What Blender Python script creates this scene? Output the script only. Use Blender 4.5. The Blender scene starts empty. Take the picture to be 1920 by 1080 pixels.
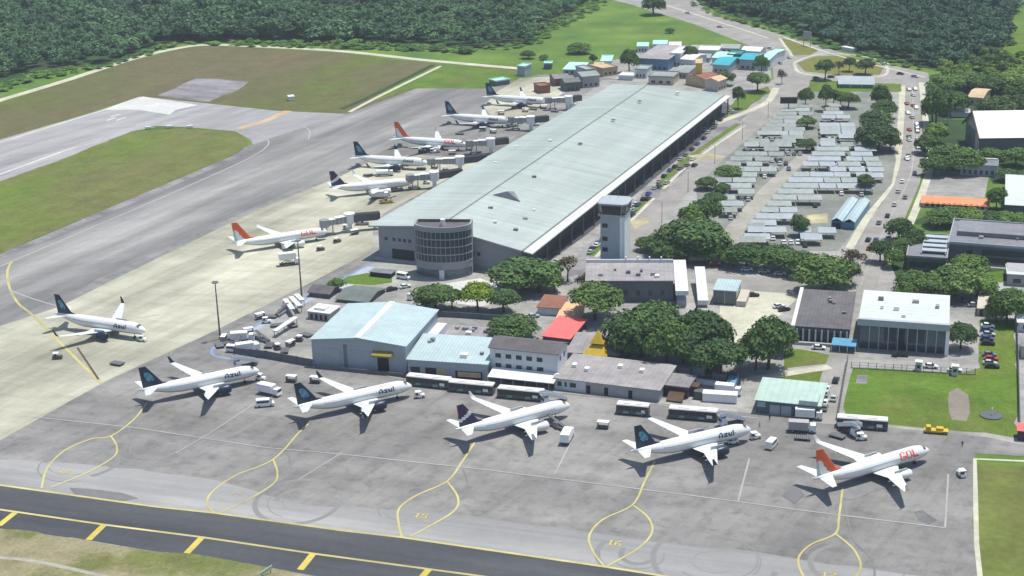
import bpy, math, random
import numpy as np
from mathutils import Vector, Matrix
rnd = random.Random(7)
sc = bpy.context.scene
COL = sc.collection
R = math.radians
# ------------------------------------------------------------------ camera (solved from the aircraft's real sizes)
FPX, PITCH, ROLL, CH = 2867.78, 0.333722, -0.025644, 179.13
_f = np.array([0, math.cos(PITCH), -math.sin(PITCH)]); _r0 = np.array([1., 0, 0]); _u0 = np.cross(_r0, _f)
_r = math.cos(ROLL)*_r0 + math.sin(ROLL)*_u0
_u = -math.sin(ROLL)*_r0 + math.cos(ROLL)*_u0
CAM = np.array([0, 0, CH])
def G(u, v, z=0.0):
    """where a line of sight meets the level z (metres)"""
    d = _f + ((u-960)/FPX)*_r - ((v-540)/FPX)*_u
    return Vector(CAM + (z-CH)/d[2]*d)
def PX(p):
    d = np.array(p)-CAM; k = d@_f
    return 960+FPX*(d@_r)/k, 540-FPX*(d@_u)/k
def HGT(u, v, vt):
    b = G(u, v); lo, hi = 0., 90.
    for _ in range(40):
        m = (lo+hi)/2
        if PX((b.x, b.y, m))[1] > vt: lo = m
        else: hi = m
    return lo
def MPP(u, v):                                    # metres per pixel across, at ground
    return (G(u+1, v)-G(u, v)).length
cam = bpy.data.cameras.new('camera'); co = bpy.data.objects.new('camera', cam); COL.objects.link(co)
cam.sensor_width = 36; cam.lens = FPX/1920*36; cam.clip_start = 1; cam.clip_end = 30000
m = Matrix(((_r[0], _u[0], -_f[0], 0), (_r[1], _u[1], -_f[1], 0), (_r[2], _u[2], -_f[2], CH), (0, 0, 0, 1)))
co.matrix_world = m; sc.camera = co
# ------------------------------------------------------------------ light
SUN = Vector((0.24, 0.15, 1)).normalized()
w = bpy.data.worlds.new('World'); sc.world = w; w.use_nodes = True
nt = w.node_tree; nt.nodes.clear()
sk = nt.nodes.new('ShaderNodeTexSky'); sk.sky_type = 'NISHITA'; sk.sun_disc = False
sk.sun_elevation = math.asin(SUN.z); sk.sun_rotation = math.atan2(SUN.x, SUN.y)
bg = nt.nodes.new('ShaderNodeBackground'); bg.inputs[1].default_value = 0.1
ow = nt.nodes.new('ShaderNodeOutputWorld'); nt.links.new(sk.outputs[0], bg.inputs[0]); nt.links.new(bg.outputs[0], ow.inputs[0])
L = bpy.data.lights.new('sun', 'SUN'); L.energy = 3.5; L.angle = R(0.5); L.color = (1, .95, .85)
lo = bpy.data.objects.new('sun', L); COL.objects.link(lo); lo.rotation_euler = SUN.to_track_quat('Z', 'Y').to_euler()
sc.view_settings.view_transform = 'Standard'; sc.view_settings.look = 'None'; sc.view_settings.exposure = 0.58
sc.view_settings.gamma = 1
# ------------------------------------------------------------------ materials
MATS = {}
def nodes(name, rough=.8, metal=0., spec=.3):
    mt = bpy.data.materials.new(name); mt.use_nodes = True
    b = mt.node_tree.nodes['Principled BSDF']
    b.inputs['Roughness'].default_value = rough; b.inputs['Metallic'].default_value = metal
    b.inputs['Specular IOR Level'].default_value = spec
    return mt, mt.node_tree, b
def noise(t, coord, scale, detail=4, rough=.55, rot=0., st=(1, 1, 1)):
    mp = t.nodes.new('ShaderNodeMapping'); mp.inputs['Rotation'].default_value = (0, 0, R(rot)); mp.inputs['Scale'].default_value = st
    # rotate first, then stretch: two mappings
    mp2 = t.nodes.new('ShaderNodeMapping'); mp2.inputs['Rotation'].default_value = (0, 0, R(rot))
    mp.inputs['Rotation'].default_value = (0, 0, 0)
    n = t.nodes.new('ShaderNodeTexNoise'); n.inputs['Scale'].default_value = scale; n.inputs['Detail'].default_value = detail
    n.inputs['Roughness'].default_value = rough
    t.links.new(coord, mp2.inputs[0]); t.links.new(mp2.outputs[0], mp.inputs[0]); t.links.new(mp.outputs[0], n.inputs[0])
    return n.outputs['Fac']
def ramp(t, fac, stops):
    r = t.nodes.new('ShaderNodeValToRGB'); e = r.color_ramp.elements
    while len(e) < len(stops): e.new(.5)
    for el, (p, c) in zip(e, stops): el.position = p; el.color = (*c, 1) if len(c) == 3 else c
    t.links.new(fac, r.inputs[0]); return r.outputs[0]
def mix(t, a, b, fac, mode='MIX'):
    x = t.nodes.new('ShaderNodeMix'); x.data_type = 'RGBA'; x.blend_type = mode
    if isinstance(fac, float): x.inputs[0].default_value = fac
    else: t.links.new(fac, x.inputs[0])
    for s, i in ((a, 6), (b, 7)):
        if isinstance(s, tuple): x.inputs[i].default_value = (*s, 1)
        else: t.links.new(s, x.inputs[i])
    return x.outputs[2]
def gray(v): return (v, v, v)
def ground_mat(name, stops, layers=(), scale=.02, rot=0., st=(1, 1, 1), rough=.9, spec=.2, fine=.25, fscale=.5):
    """patchy ground: a big noise through a ramp, then darker/lighter layers, then fine grain"""
    mt, t, b = nodes(name, rough, 0, spec)
    g = t.nodes.new('ShaderNodeNewGeometry'); P = g.outputs['Position']
    c = ramp(t, noise(t, P, scale, 5, .6, rot, st), stops)
    for (sc_, lo_, hi_, a, bb, rt, s2) in layers:
        k = ramp(t, noise(t, P, sc_, 5, .65, rt, s2), [(lo_, gray(a)), (hi_, gray(bb))])
        c = mix(t, c, k, 1.0, 'MULTIPLY')
    k = ramp(t, noise(t, P, fscale, 3, .7), [(.25, gray(1-fine)), (.75, gray(1+0.0))])
    c = mix(t, c, k, 1.0, 'MULTIPLY')
    t.links.new(c, b.inputs['Base Color']); MATS[name] = mt; return mt
def mat(name, col, rough=.6, metal=0., spec=.35, var=.12, vscale=.6, stripe=None, sdir='X', semph=.12):
    """painted / built surface with slight uneven weathering; stripe = spacing of seams in metres"""
    if name in MATS: return MATS[name]
    mt, t, b = nodes(name, rough, metal, spec)
    tc = t.nodes.new('ShaderNodeTexCoord'); O = tc.outputs['Object']
    c = ramp(t, noise(t, O, vscale, 5, .65), [(.3, tuple(x*(1-var) for x in col)), (.7, tuple(min(1, x*(1+var*.4)) for x in col))])
    if var > .05:
        k = ramp(t, noise(t, O, vscale*.12, 4, .6), [(.35, gray(1-var*.9)), (.65, gray(1.))]); c = mix(t, c, k, 1., 'MULTIPLY')
    if stripe:
        wv = t.nodes.new('ShaderNodeTexWave'); wv.bands_direction = sdir; wv.inputs['Scale'].default_value = 1/stripe*.314*1.0
        wv.inputs['Distortion'].default_value = .0
        t.links.new(O, wv.inputs[0])
        k = ramp(t, wv.outputs['Fac'], [(.05, gray(1-semph)), (.3, gray(1.))]); c = mix(t, c, k, 1., 'MULTIPLY')
    t.links.new(c, b.inputs['Base Color']); MATS[name] = mt; return mt
def leafmat(name, c1, c2, c3):
    mt, t, b = nodes(name, .75, 0, .2)
    g = t.nodes.new('ShaderNodeNewGeometry'); oi = t.nodes.new('ShaderNodeObjectInfo')
    c = ramp(t, g.outputs['Random Per Island'], [(0, c1), (.55, c2), (1, c3)])
    big = ramp(t, noise(t, g.outputs['Position'], .022, 4), [(.32, (.62, .64, .74)), (.68, (1.35, 1.3, 1.1))])
    c = mix(t, c, big, 1., 'MULTIPLY')
    ob = ramp(t, oi.outputs['Random'], [(0, (.72, .76, .8)), (.5, (1, 1, 1)), (1, (1.35, 1.22, 1.0))]); c = mix(t, c, ob, 1., 'MULTIPLY')
    t.links.new(c, b.inputs['Base Color']); MATS[name] = mt; return mt
A = -18.0      # heading of the building line along the apron
ground_mat('grass_lush', [(.3, (.07, .15, .03)), (.5, (.115, .205, .03)), (.7, (.17, .255, .045))],
           [(.012, .35, .6, .75, 1.05, 10, (1, 1, 1))], scale=.03, fine=.35)
ground_mat('grass_infield', [(.3, (.165, .14, .075)), (.48, (.145, .135, .058)), (.6, (.13, .148, .042)), (.72, (.115, .175, .026))],
           [(.05, .35, .65, .9, 1.04, -66, (.2, 2., 1)), (.09, .35, .65, .82, 1.06, 0, (1, 1, 1)), (.3, .3, .7, .85, 1.05, 0, (1, 1, 1))], scale=.012, rot=-66, st=(.45, 1, 1), fine=.3)
ground_mat('grass_olive', [(.3, (.19, .18, .05)), (.5, (.17, .18, .04)), (.7, (.13, .19, .03))], [(.15, .3, .7, .8, 1.1, 0, (1, 1, 1))], scale=.05, fine=.3)
ground_mat('grass_island', [(.3, (.175, .165, .065)), (.46, (.16, .178, .05)), (.58, (.145, .20, .036)), (.7, (.14, .24, .028))],
           [(.05, .35, .65, .88, 1.05, -66, (.2, 2.0, 1)), (.09, .35, .65, .8, 1.06, 0, (1, 1, 1)), (.4, .3, .7, .86, 1.05, 0, (1, 1, 1))], scale=.016, rot=-66, st=(.5, 1, 1), fine=.3)
ground_mat('grass_dry', [(.34, (.38, .34, .22)), (.53, (.31, .285, .165)), (.6, (.19, .205, .07)), (.75, (.15, .19, .04))],
           [(.15, .3, .7, .7, 1.1, 18, (1, 1, 1))], scale=.035, fine=.4, fscale=1.)
ground_mat('grass_field', [(.28, (.175, .175, .05)), (.42, (.135, .19, .03)), (.56, (.11, .205, .02)), (.72, (.165, .25, .04))],
           [(.08, .3, .65, .72, 1.08, 0, (1, 1, 1)), (.5, .35, .7, .8, 1.1, 0, (1, 1, 1))], scale=.03, fine=.35, fscale=1.2)
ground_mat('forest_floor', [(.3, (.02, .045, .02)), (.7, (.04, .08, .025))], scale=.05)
ground_mat('asphalt_apron', [(.3, (.21, .207, .202)), (.5, (.262, .258, .25)), (.7, (.32, .315, .303))],
           [(.05, .3, .62, .78, 1.05, 18, (.12, 1.6, 1)), (.02, .3, .6, .80, 1.04, 0, (1, 1, 1)), (.11, .33, .55, .80, 1.02, -58, (.12, 1.6, 1)), (.25, .36, .5, .80, 1.0, 0, (1, 1, 1)), (.45, .30, .42, .80, 1.0, 18, (.4, 1, 1)), (.008, .35, .62, .84, 1.06, 0, (1, 1, 1)), (.06, .44, .5, .90, 1.0, 25, (.6, 1, 1))],
           scale=.03, rot=18, st=(.35, 1, 1), fine=.14, fscale=1.5)
ground_mat('asphalt_runway', [(.3, (.27, .265, .275)), (.5, (.325, .32, .33)), (.7, (.375, .37, .375))], [(.05, .36, .62, .78, 1.05, -61, (.09, 1.6, 1)), (.1, .35, .6, .88, 1.02, -20, (.3, 1, 1))], scale=.03, rot=-61, st=(.2, 1, 1), fine=.1)
ground_mat('asphalt_lane', [(.3, (.24, .243, .243)), (.5, (.29, .293, .292)), (.7, (.345, .345, .34))], [(.09, .3, .62, .80, 1.04, 18, (.06, 2.2, 1)), (.03, .3, .6, .85, 1.03, 0, (1, 1, 1))], scale=.05, rot=18, st=(.15, 1.2, 1), fine=.1)
ground_mat('asphalt_taxi', [(.3, (.215, .215, .218)), (.5, (.285, .284, .28)), (.7, (.355, .352, .34))],
           [(.05, .36, .62, .66, 1.06, -64, (.09, 1.3, 1)), (.012, .38, .58, .70, 1.04, -60, (.5, 1.2, 1)), (.1, .35, .6, .88, 1.02, -20, (.2, 1, 1))],
           scale=.018, rot=-64, st=(.2, 1.2, 1), fine=.12)
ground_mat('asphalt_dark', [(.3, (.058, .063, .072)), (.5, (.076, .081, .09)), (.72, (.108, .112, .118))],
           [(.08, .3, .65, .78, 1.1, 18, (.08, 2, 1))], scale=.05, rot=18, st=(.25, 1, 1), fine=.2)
ground_mat('asphalt_road', [(.3, (.25, .242, .228)), (.7, (.34, .33, .31))], [(.1, .3, .6, .8, 1., 0, (1, 1, 1))], scale=.06, fine=.15)
ground_mat('concrete_stand', [(.28, (.36, .355, .285)), (.48, (.46, .455, .365)), (.7, (.54, .535, .435))],
           [(.04, .36, .58, .74, 1.05, -61, (.2, 1.8, 1)), (.018, .35, .6, .76, 1.02, 0, (1, 1, 1)), (.06, .4, .6, .86, 1.02, 10, (.15, 1.5, 1))],
           scale=.03, rot=-61, st=(.25, 1.2, 1), fine=.1)
# slab joints on the beige concrete
_t = MATS['concrete_stand'].node_tree; _b = _t.nodes['Principled BSDF']
_g = _t.nodes.new('ShaderNodeNewGeometry'); _mp = _t.nodes.new('ShaderNodeMapping'); _mp.inputs['Rotation'].default_value = (0, 0, R(-61))
_br = _t.nodes.new('ShaderNodeTexBrick'); _br.offset = 0; _br.inputs['Scale'].default_value = 1.; _br.inputs['Brick Width'].default_value = 7.; _br.inputs['Row Height'].default_value = 7.
_br.inputs['Mortar Size'].default_value = .12; _br.inputs['Color1'].default_value = (1, 1, 1, 1); _br.inputs['Color2'].default_value = (.93, .93, .92, 1); _br.inputs['Mortar'].default_value = (.8, .8, .78, 1)
_t.links.new(_g.outputs['Position'], _mp.inputs[0]); _t.links.new(_mp.outputs[0], _br.inputs[0])
_old = _b.inputs['Base Color'].links[0].from_socket
_t.links.new(mix(_t, _old, _br.outputs[0], 1., 'MULTIPLY'), _b.inputs['Base Color'])
ground_mat('concrete_yard', [(.3, (.27, .275, .265)), (.5, (.34, .34, .325)), (.7, (.42, .42, .39))],
           [(.05, .3, .6, .7, 1.04, 0, (1, 1, 1)), (.25, .35, .6, .82, 1.04, 18, (.4, 1, 1))], scale=.04, fine=.25)
ground_mat('concrete_lot', [(.3, (.16, .175, .16)), (.5, (.22, .235, .21)), (.7, (.285, .295, .26))],
           [(.06, .3, .6, .75, 1.05, 0, (1, 1, 1))], scale=.05, fine=.25)
ground_mat('lot_lane', [(.3, (.32, .31, .275)), (.7, (.41, .395, .34))], [(.1, .3, .6, .8, 1., 0, (1, 1, 1))], scale=.06)
ground_mat('paving_pale', [(.3, (.48, .47, .38)), (.7, (.60, .59, .47))], [(.1, .3, .6, .8, 1., 0, (1, 1, 1))], scale=.06)
ground_mat('slab_pale', [(.3, (.48, .49, .47)), (.7, (.60, .61, .58))], scale=.06)
ground_mat('dirt', [(.3, (.20, .18, .15)), (.7, (.27, .24, .20))], scale=.08)
ground_mat('asphalt_old', [(.3, (.17, .165, .18)), (.5, (.25, .245, .26)), (.7, (.30, .29, .30))], [(.08, .4, .55, .7, 1.05, -60, (1, .4, 1))], scale=.05)
mat('paint_yellow', (.62, .50, .10), .7, var=.25, vscale=.15)
mat('paint_yellow_pale', (.58, .52, .22), .7, var=.35, vscale=.08)
mat('paint_yellow_worn', (.46, .42, .25), .8, var=.4, vscale=.12)
mat('paint_white', (.62, .62, .60), .7, var=.3, vscale=.1)
mat('paint_faint', (.36, .36, .35), .8, var=.2, vscale=.1)
mat('paint_orange', (.50, .36, .24), .8, var=.3, vscale=.1)
mat('paint_blue', (.20, .30, .50), .8, var=.3, vscale=.1)
mat('paint_bluegrey', (.40, .45, .52), .8, var=.25, vscale=.1)
mat('tyre_mark', (.175, .175, .18), .9, var=.3, vscale=.2)
mat('tyre_mark_soft', (.215, .213, .21), .9, var=.12, vscale=.12)
mat('tyre_mark_pale', (.205, .204, .208), .9, var=.2, vscale=.2)
leafmat('leaf_dark', (.032, .075, .026), (.062, .125, .038), (.11, .185, .05))
leafmat('leaf_mid', (.055, .115, .028), (.09, .17, .036), (.14, .23, .05))
leafmat('leaf_lime', (.08, .14, .015), (.13, .21, .018), (.20, .27, .035))
leafmat('leaf_forest', (.028, .082, .052), (.05, .124, .070), (.09, .182, .088))
leafmat('leaf_scrub', (.05, .13, .035), (.085, .19, .04), (.13, .25, .06))
leafmat('leaf_brown', (.05, .05, .03), (.09, .08, .05), (.14, .12, .08))
mat('bark', (.09, .07, .05), .9)
mat('ac_white', (.68, .70, .70), .32, spec=.5, var=.03)
mat('ac_grey', (.42, .44, .46), .4, var=.04)
mat('ac_wing', (.58, .63, .62), .4, var=.05)
mat('ac_navy', (.012, .028, .06), .35, var=.05)
mat('ac_teal', (.10, .30, .42), .35, var=.05)
mat('ac_orange', (.72, .115, .035), .35, var=.06)
mat('ac_indigo', (.035, .02, .075), .35, var=.05)
mat('ac_coral', (.65, .06, .10), .35, var=.05)
mat('ac_text_navy', (.03, .05, .10), .4, var=.05)
mat('ac_text_orange', (.72, .10, .07), .4, var=.05)
mat('dark_glass', (.02, .025, .032), .12, spec=.6, var=.02)
def dashes(name):
    mt, t, b = nodes(name, .3, 0, .5); tc = t.nodes.new('ShaderNodeTexCoord'); wv = t.nodes.new('ShaderNodeTexWave'); wv.inputs['Scale'].default_value = .314/.55
    t.links.new(tc.outputs['Object'], wv.inputs[0]); t.links.new(ramp(t, wv.outputs['Fac'], [(.42, (.78, .79, .79)), (.5, (.03, .035, .045))]), b.inputs['Base Color']); MATS[name] = mt
dashes('cabin_dashes')
mat('black', (.018, .018, .02), .6, var=.05)
mat('tyre', (.02, .02, .02), .8, var=.05)
mat('metal_grey', (.32, .33, .34), .45, .3, var=.08)
mat('metal_dark', (.10, .105, .11), .6, var=.1)
mat('metal_white', (.75, .76, .76), .45, var=.05)
ground_mat('roof_terminal', [(.3, (.34, .405, .375)), (.5, (.385, .44, .42)), (.7, (.45, .495, .49))], [(.12, .3, .65, .80, 1.04, 23, (.05, 2.6, 1)), (.05, .35, .6, .88, 1.03, -67, (.1, 1.4, 1)), (.6, .3, .5, .92, 1.0, 23, (.12, 1, 1))], scale=.018, rot=-67, st=(.4, 1, 1), rough=.55, fine=.06)
mat('roof_terminal_trim', (.60, .66, .63), .5, var=.06, vscale=.3)
mat('roof_patch_pale', (.47, .52, .52), .5, var=.15, vscale=.3)
mat('roof_patch_dull', (.36, .405, .39), .6, var=.2, vscale=.3)
mat('gutter_ridge_shade', (.16, .18, .18), .7)
mat('roof_bluewhite', (.42, .53, .545), .45, var=.12, vscale=.35, stripe=1.1, sdir='X', semph=.16)
mat('roof_skylight', (.80, .86, .86), .4, var=.05)
mat('roof_white', (.55, .605, .585), .5, var=.10, vscale=.3, stripe=3., sdir='Y', semph=.08)
mat('roof_white_plain', (.68, .685, .67), .5, var=.06, vscale=.3)
mat('roof_green', (.40, .53, .475), .5, var=.1, vscale=.4, stripe=2., sdir='X', semph=.07)
mat('roof_grey', (.27, .26, .265), .8, var=.25, vscale=.35, stripe=1.3, sdir='X', semph=.10)
mat('roof_grey_pale', (.34, .325, .33), .8, var=.25, vscale=.3, stripe=1.5, sdir='X', semph=.08)
mat('roof_dark', (.13, .125, .135), .85, var=.25, vscale=.4, stripe=1.2, sdir='X', semph=.12)
mat('roof_darkgreen', (.15, .18, .165), .8, var=.2, vscale=.4, stripe=1.2, sdir='X', semph=.12)
mat('roof_slate', (.20, .21, .235), .7, var=.2, vscale=.4)
mat('roof_red', (.78, .145, .14), .6, var=.12, vscale=.4)
mat('roof_orange', (.72, .28, .13), .7, var=.15, vscale=.4, stripe=.9, sdir='X', semph=.1)
mat('roof_orange_pale', (.70, .42, .24), .7, var=.15, vscale=.4)
mat('roof_brown', (.26, .12, .08), .8, var=.2, vscale=.4)
mat('roof_blue', (.09, .21, .33), .5, var=.12, vscale=.4, stripe=1.2, sdir='X', semph=.1)
mat('roof_teal', (.04, .38, .46), .5, var=.15, vscale=.4)
mat('roof_teal_dark', (.03, .22, .19), .5, var=.15, vscale=.4)
mat('roof_mint', (.42, .72, .66), .5, var=.12, vscale=.4)
mat('roof_tan', (.55, .42, .26), .7, var=.2, vscale=.4)
mat('roof_carport', (.32, .36, .345), .55, var=.15, vscale=.5)
mat('roof_carport_blue', (.36, .405, .43), .5, var=.15, vscale=.5)
mat('roof_carport_dull', (.28, .31, .29), .6, var=.2, vscale=.5)
mat('wall_white', (.60, .63, .65), .75, var=.12, vscale=.5)
mat('wall_bluegrey', (.36, .41, .45), .75, var=.1, vscale=.4)
mat('wall_grey', (.36, .36, .375), .8, var=.12, vscale=.4)
mat('wall_darkgrey', (.12, .135, .15), .8, var=.15, vscale=.4)
mat('wall_tan', (.50, .47, .40), .8, var=.12, vscale=.5)
mat('wall_terminal', (.27, .28, .305), .7, var=.08, vscale=.3)
mat('wall_lilac', (.62, .60, .70), .7, var=.1)
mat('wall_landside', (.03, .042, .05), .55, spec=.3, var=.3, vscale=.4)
mat('wall_glass', (.07, .12, .15), .2, spec=.6, var=.2, vscale=.8)
mat('window_glass', (.03, .042, .055), .28, spec=.35, var=.05)
mat('yellow', (.60, .42, .03), .5, var=.12)
mat('yellow_dark', (.25, .20, .03), .5, var=.12)
mat('cyan_plastic', (.10, .32, .48), .5, var=.15)
mat('blue_plastic', (.16, .33, .52), .5, var=.2)
mat('orange_plastic', (.65, .22, .06), .5)
mat('pink_grey', (.40, .37, .39), .6)
mat('rust', (.11, .065, .04), .8, var=.3)
mat('maroon', (.09, .045, .07), .7, var=.2)
mat('red', (.6, .06, .05), .5)
mat('green_panel', (.16, .33, .28), .5)
mat('skin', (.35, .2, .13), .6)
mat('hivis', (.75, .55, .03), .6)
mat('navy_cloth', (.02, .03, .06), .8)
CARCOL = {'white': (.72, .73, .73), 'silver': (.42, .43, .44), 'black': (.02, .02, .022), 'red': (.38, .03, .03), 'grey': (.17, .17, .18), 'blue': (.05, .10, .25)}
for k, c in CARCOL.items(): mat('car_'+k, c, .25, .0, .5, var=.03)
def MM(x): return MATS[x] if isinstance(x, str) else x
# ------------------------------------------------------------------ mesh helper
class MB:
    def __init__(s): s.v = []; s.f = []; s.m = []
    def face(s, pts, mi=0):
        i = len(s.v); s.v += [tuple(p) for p in pts]; s.f.append(tuple(range(i, i+len(pts)))); s.m.append(mi)
    def grid(s, rows, mi=0, closed=False, mf=None):
        i = len(s.v); n = len(rows[0])
        for r in rows: s.v += [tuple(p) for p in r]
        for a in range(len(rows)-1):
            for b in range(n if closed else n-1):
                c = (b+1) % n
                s.f.append((i+a*n+b, i+a*n+c, i+(a+1)*n+c, i+(a+1)*n+b)); s.m.append(mf(a, b) if mf else mi)
    def prism(s, poly, z0, z1, mi=0, top=None):
        n = len(poly); i = len(s.v)
        s.v += [(p[0], p[1], z0) for p in poly]+[(p[0], p[1], z1) for p in poly]
        for k in range(n):
            q = (k+1) % n; s.f.append((i+k, i+q, i+n+q, i+n+k)); s.m.append(mi)
        s.f.append(tuple(i+n+k for k in range(n))); s.m.append(mi if top is None else top)
        s.f.append(tuple(i+n-1-k for k in range(n))); s.m.append(mi)
    def box(s, x0, x1, y0, y1, z0, z1, mi=0, top=None): s.prism([(x0, y0), (x1, y0), (x1, y1), (x0, y1)], z0, z1, mi, top)
    def taper(s, x0, x1, y0, y1, z0, z1, dx, dy, mi=0, top=None):
        a = [(x0, y0), (x1, y0), (x1, y1), (x0, y1)]; b = [(x0+dx, y0+dy), (x1-dx, y0+dy), (x1-dx, y1-dy), (x0+dx, y1-dy)]
        i = len(s.v); s.v += [(*p, z0) for p in a]+[(*p, z1) for p in b]
        for k in range(4):
            q = (k+1) % 4; s.f.append((i+k, i+q, i+4+q, i+4+k)); s.m.append(mi)
        s.f.append((i+4, i+5, i+6, i+7)); s.m.append(mi if top is None else top); s.f.append((i+3, i+2, i+1, i)); s.m.append(mi)
    def slab(s, quad, th, mi=0, side=None):           # sloping slab under a 3d polygon
        n = len(quad); i = len(s.v); side = mi if side is None else side
        s.v += [tuple(p) for p in quad]+[(p[0], p[1], p[2]-th) for p in quad]
        s.f.append(tuple(i+k for k in range(n))); s.m.append(mi); s.f.append(tuple(i+n+n-1-k for k in range(n))); s.m.append(side)
        for k in range(n):
            q = (k+1) % n; s.f.append((i+n+k, i+n+q, i+q, i+k)); s.m.append(side)
    def tube(s, p0, p1, r0, r1=None, n=8, mi=0, caps=True):
        r1 = r0 if r1 is None else r1; p0, p1 = Vector(p0), Vector(p1); d = (p1-p0).normalized()
        a = d.orthogonal().normalized(); b = d.cross(a); rows = []
        for p, r in ((p0, r0), (p1, r1)): rows.append([p+r*(math.cos(2*math.pi*k/n)*a+math.sin(2*math.pi*k/n)*b) for k in range(n)])
        s.grid(rows, mi, True)
        if caps: s.face(list(reversed(rows[0])), mi); s.face(rows[1], mi)
    def weld(s):
        key, mp, V = {}, [], []
        for p in s.v:
            k = tuple(round(c, 4) for c in p)
            if k not in key: key[k] = len(V); V.append(p)
            mp.append(key[k])
        s.v = V; s.f = [tuple(mp[i] for i in f) for f in s.f]
    def build(s, name, mats, parent=None, smooth=False, loc=None):
        me = bpy.data.meshes.new(name); me.from_pydata(s.v, [], s.f)
        mats = mats if isinstance(mats, (list, tuple)) else [mats]
        for x in mats: me.materials.append(MM(x))
        me.polygons.foreach_set('material_index', s.m)
        if smooth: me.polygons.foreach_set('use_smooth', [True]*len(s.f))
        me.update(); o = bpy.data.objects.new(name, me); COL.objects.link(o)
        if parent: o.parent = parent
        if loc: o.location = loc
        return o
def tag(o, label=None, cat=None, group=None, kind=None):
    if label: o['label'] = label
    if cat: o['category'] = cat
    if group: o['group'] = group
    if kind: o['kind'] = kind
    return o
def thing(name, label, cat, loc=(0, 0, 0), rz=0., group=None):
    o = bpy.data.objects.new(name, None); COL.objects.link(o); o.location = loc; o.rotation_euler = (0, 0, R(rz)); o.empty_display_size = .5
    return tag(o, label, cat, group)
def copy_tree(o, parent=None):
    c = o.copy(); COL.objects.link(c)
    if parent: c.parent = parent
    for ch in list(o.children): copy_tree(ch, c)
    return c
def place(src, used, loc, rz, label, group=None, s=None):
    """first use moves the built object itself, later uses copy it with its parts"""
    o = src if not used.get(src.name) else copy_tree(src); used[src.name] = True
    o.location = loc; o.rotation_euler = (0, 0, R(rz))
    if s: o.scale = s if isinstance(s, tuple) else (s, s, s)
    o['label'] = label
    if group: o['group'] = group
    return o
USED = {}
# ------------------------------------------------------------------ ground sheets
def smooth_path(pts, n=6):
    out = []; P = [Vector((*p, 0)) if len(p) == 2 else Vector(p) for p in pts]
    for i in range(len(P)-1):
        p0 = P[max(i-1, 0)]; p1 = P[i]; p2 = P[i+1]; p3 = P[min(i+2, len(P)-1)]
        for k in range(n):
            t = k/n
            out.append(.5*((2*p1)+(p2-p0)*t+(2*p0-5*p1+4*p2-p3)*t*t+(3*p1-p0-3*p2+p3)*t**3))
    out.append(P[-1]); return out
from mathutils.geometry import tessellate_polygon
LV = {}
def zlev(level):
    """every sheet gets its own height: about a centimetre per level, a millimetre within one"""
    k = LV.get(level, 0); LV[level] = k+1; return .014*level+.001*(k % 13)
def sheet(name, pts, m_, level, kind='structure', world=False):
    """flat piece of ground, level = how many sheets lie under it"""
    z = zlev(level)
    P = [Vector((p[0], p[1], z)) if world else G(p[0], p[1], 0)+Vector((0, 0, z)) for p in pts]
    if str(m_).startswith(('grass', 'dirt', 'tyre', 'asphalt_old', 'asphalt_lane')):      # ragged verge
        q = []; rr = random.Random(len(name)*31+level)
        for a, b in zip(P, P[1:]+P[:1]):
            d = b-a; L_ = d.length; st = 5. if L_ < 400 else 12.; n = max(1, int(L_/st)); nn = Vector((-d.y, d.x, 0)).normalized(); w_ = 0
            for k in range(n):
                w_ = w_*.6+rr.gauss(0, .55 if L_ > 25 else .25); q.append(a+d*(k/n)+nn*(w_ if k else 0))
        P = q
    me = bpy.data.meshes.new(name); tri = tessellate_polygon([P])
    fs = []
    for t in tri:
        a, b, c = (P[k] for k in t)
        fs.append(t if (b-a).cross(c-a).z > 0 else (t[0], t[2], t[1]))
    me.from_pydata([tuple(p) for p in P], [], fs); me.materials.append(MM(m_)); me.update()
    o = bpy.data.objects.new(name, me); COL.objects.link(o); o['kind'] = kind; return o
def ribbon_pts(W, width):
    L_, R_ = [], []
    for i, p in enumerate(W):
        d = (W[min(i+1, len(W)-1)]-W[max(i-1, 0)]); d.z = 0; d.normalize(); n = Vector((-d.y, d.x, 0))
        L_.append(p+n*width/2); R_.append(p-n*width/2)
    return L_, R_
def stripe(name, lines, width, m_, level, smooth=True, kind='structure'):
    """painted line(s): each a list of pixels on the ground"""
    mb = MB(); z = Vector((0, 0, zlev(level)))
    for ln in lines:
        z = z+Vector((0, 0, .0005))
        W = [G(p[0], p[1]) for p in ln]
        if smooth and len(W) > 2: W = smooth_path(W, 8)
        a, b = ribbon_pts(W, width)
        mb.grid([[p+z for p in b], [p+z for p in a]])
    o = mb.build(name, m_); o['kind'] = kind; return o
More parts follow.
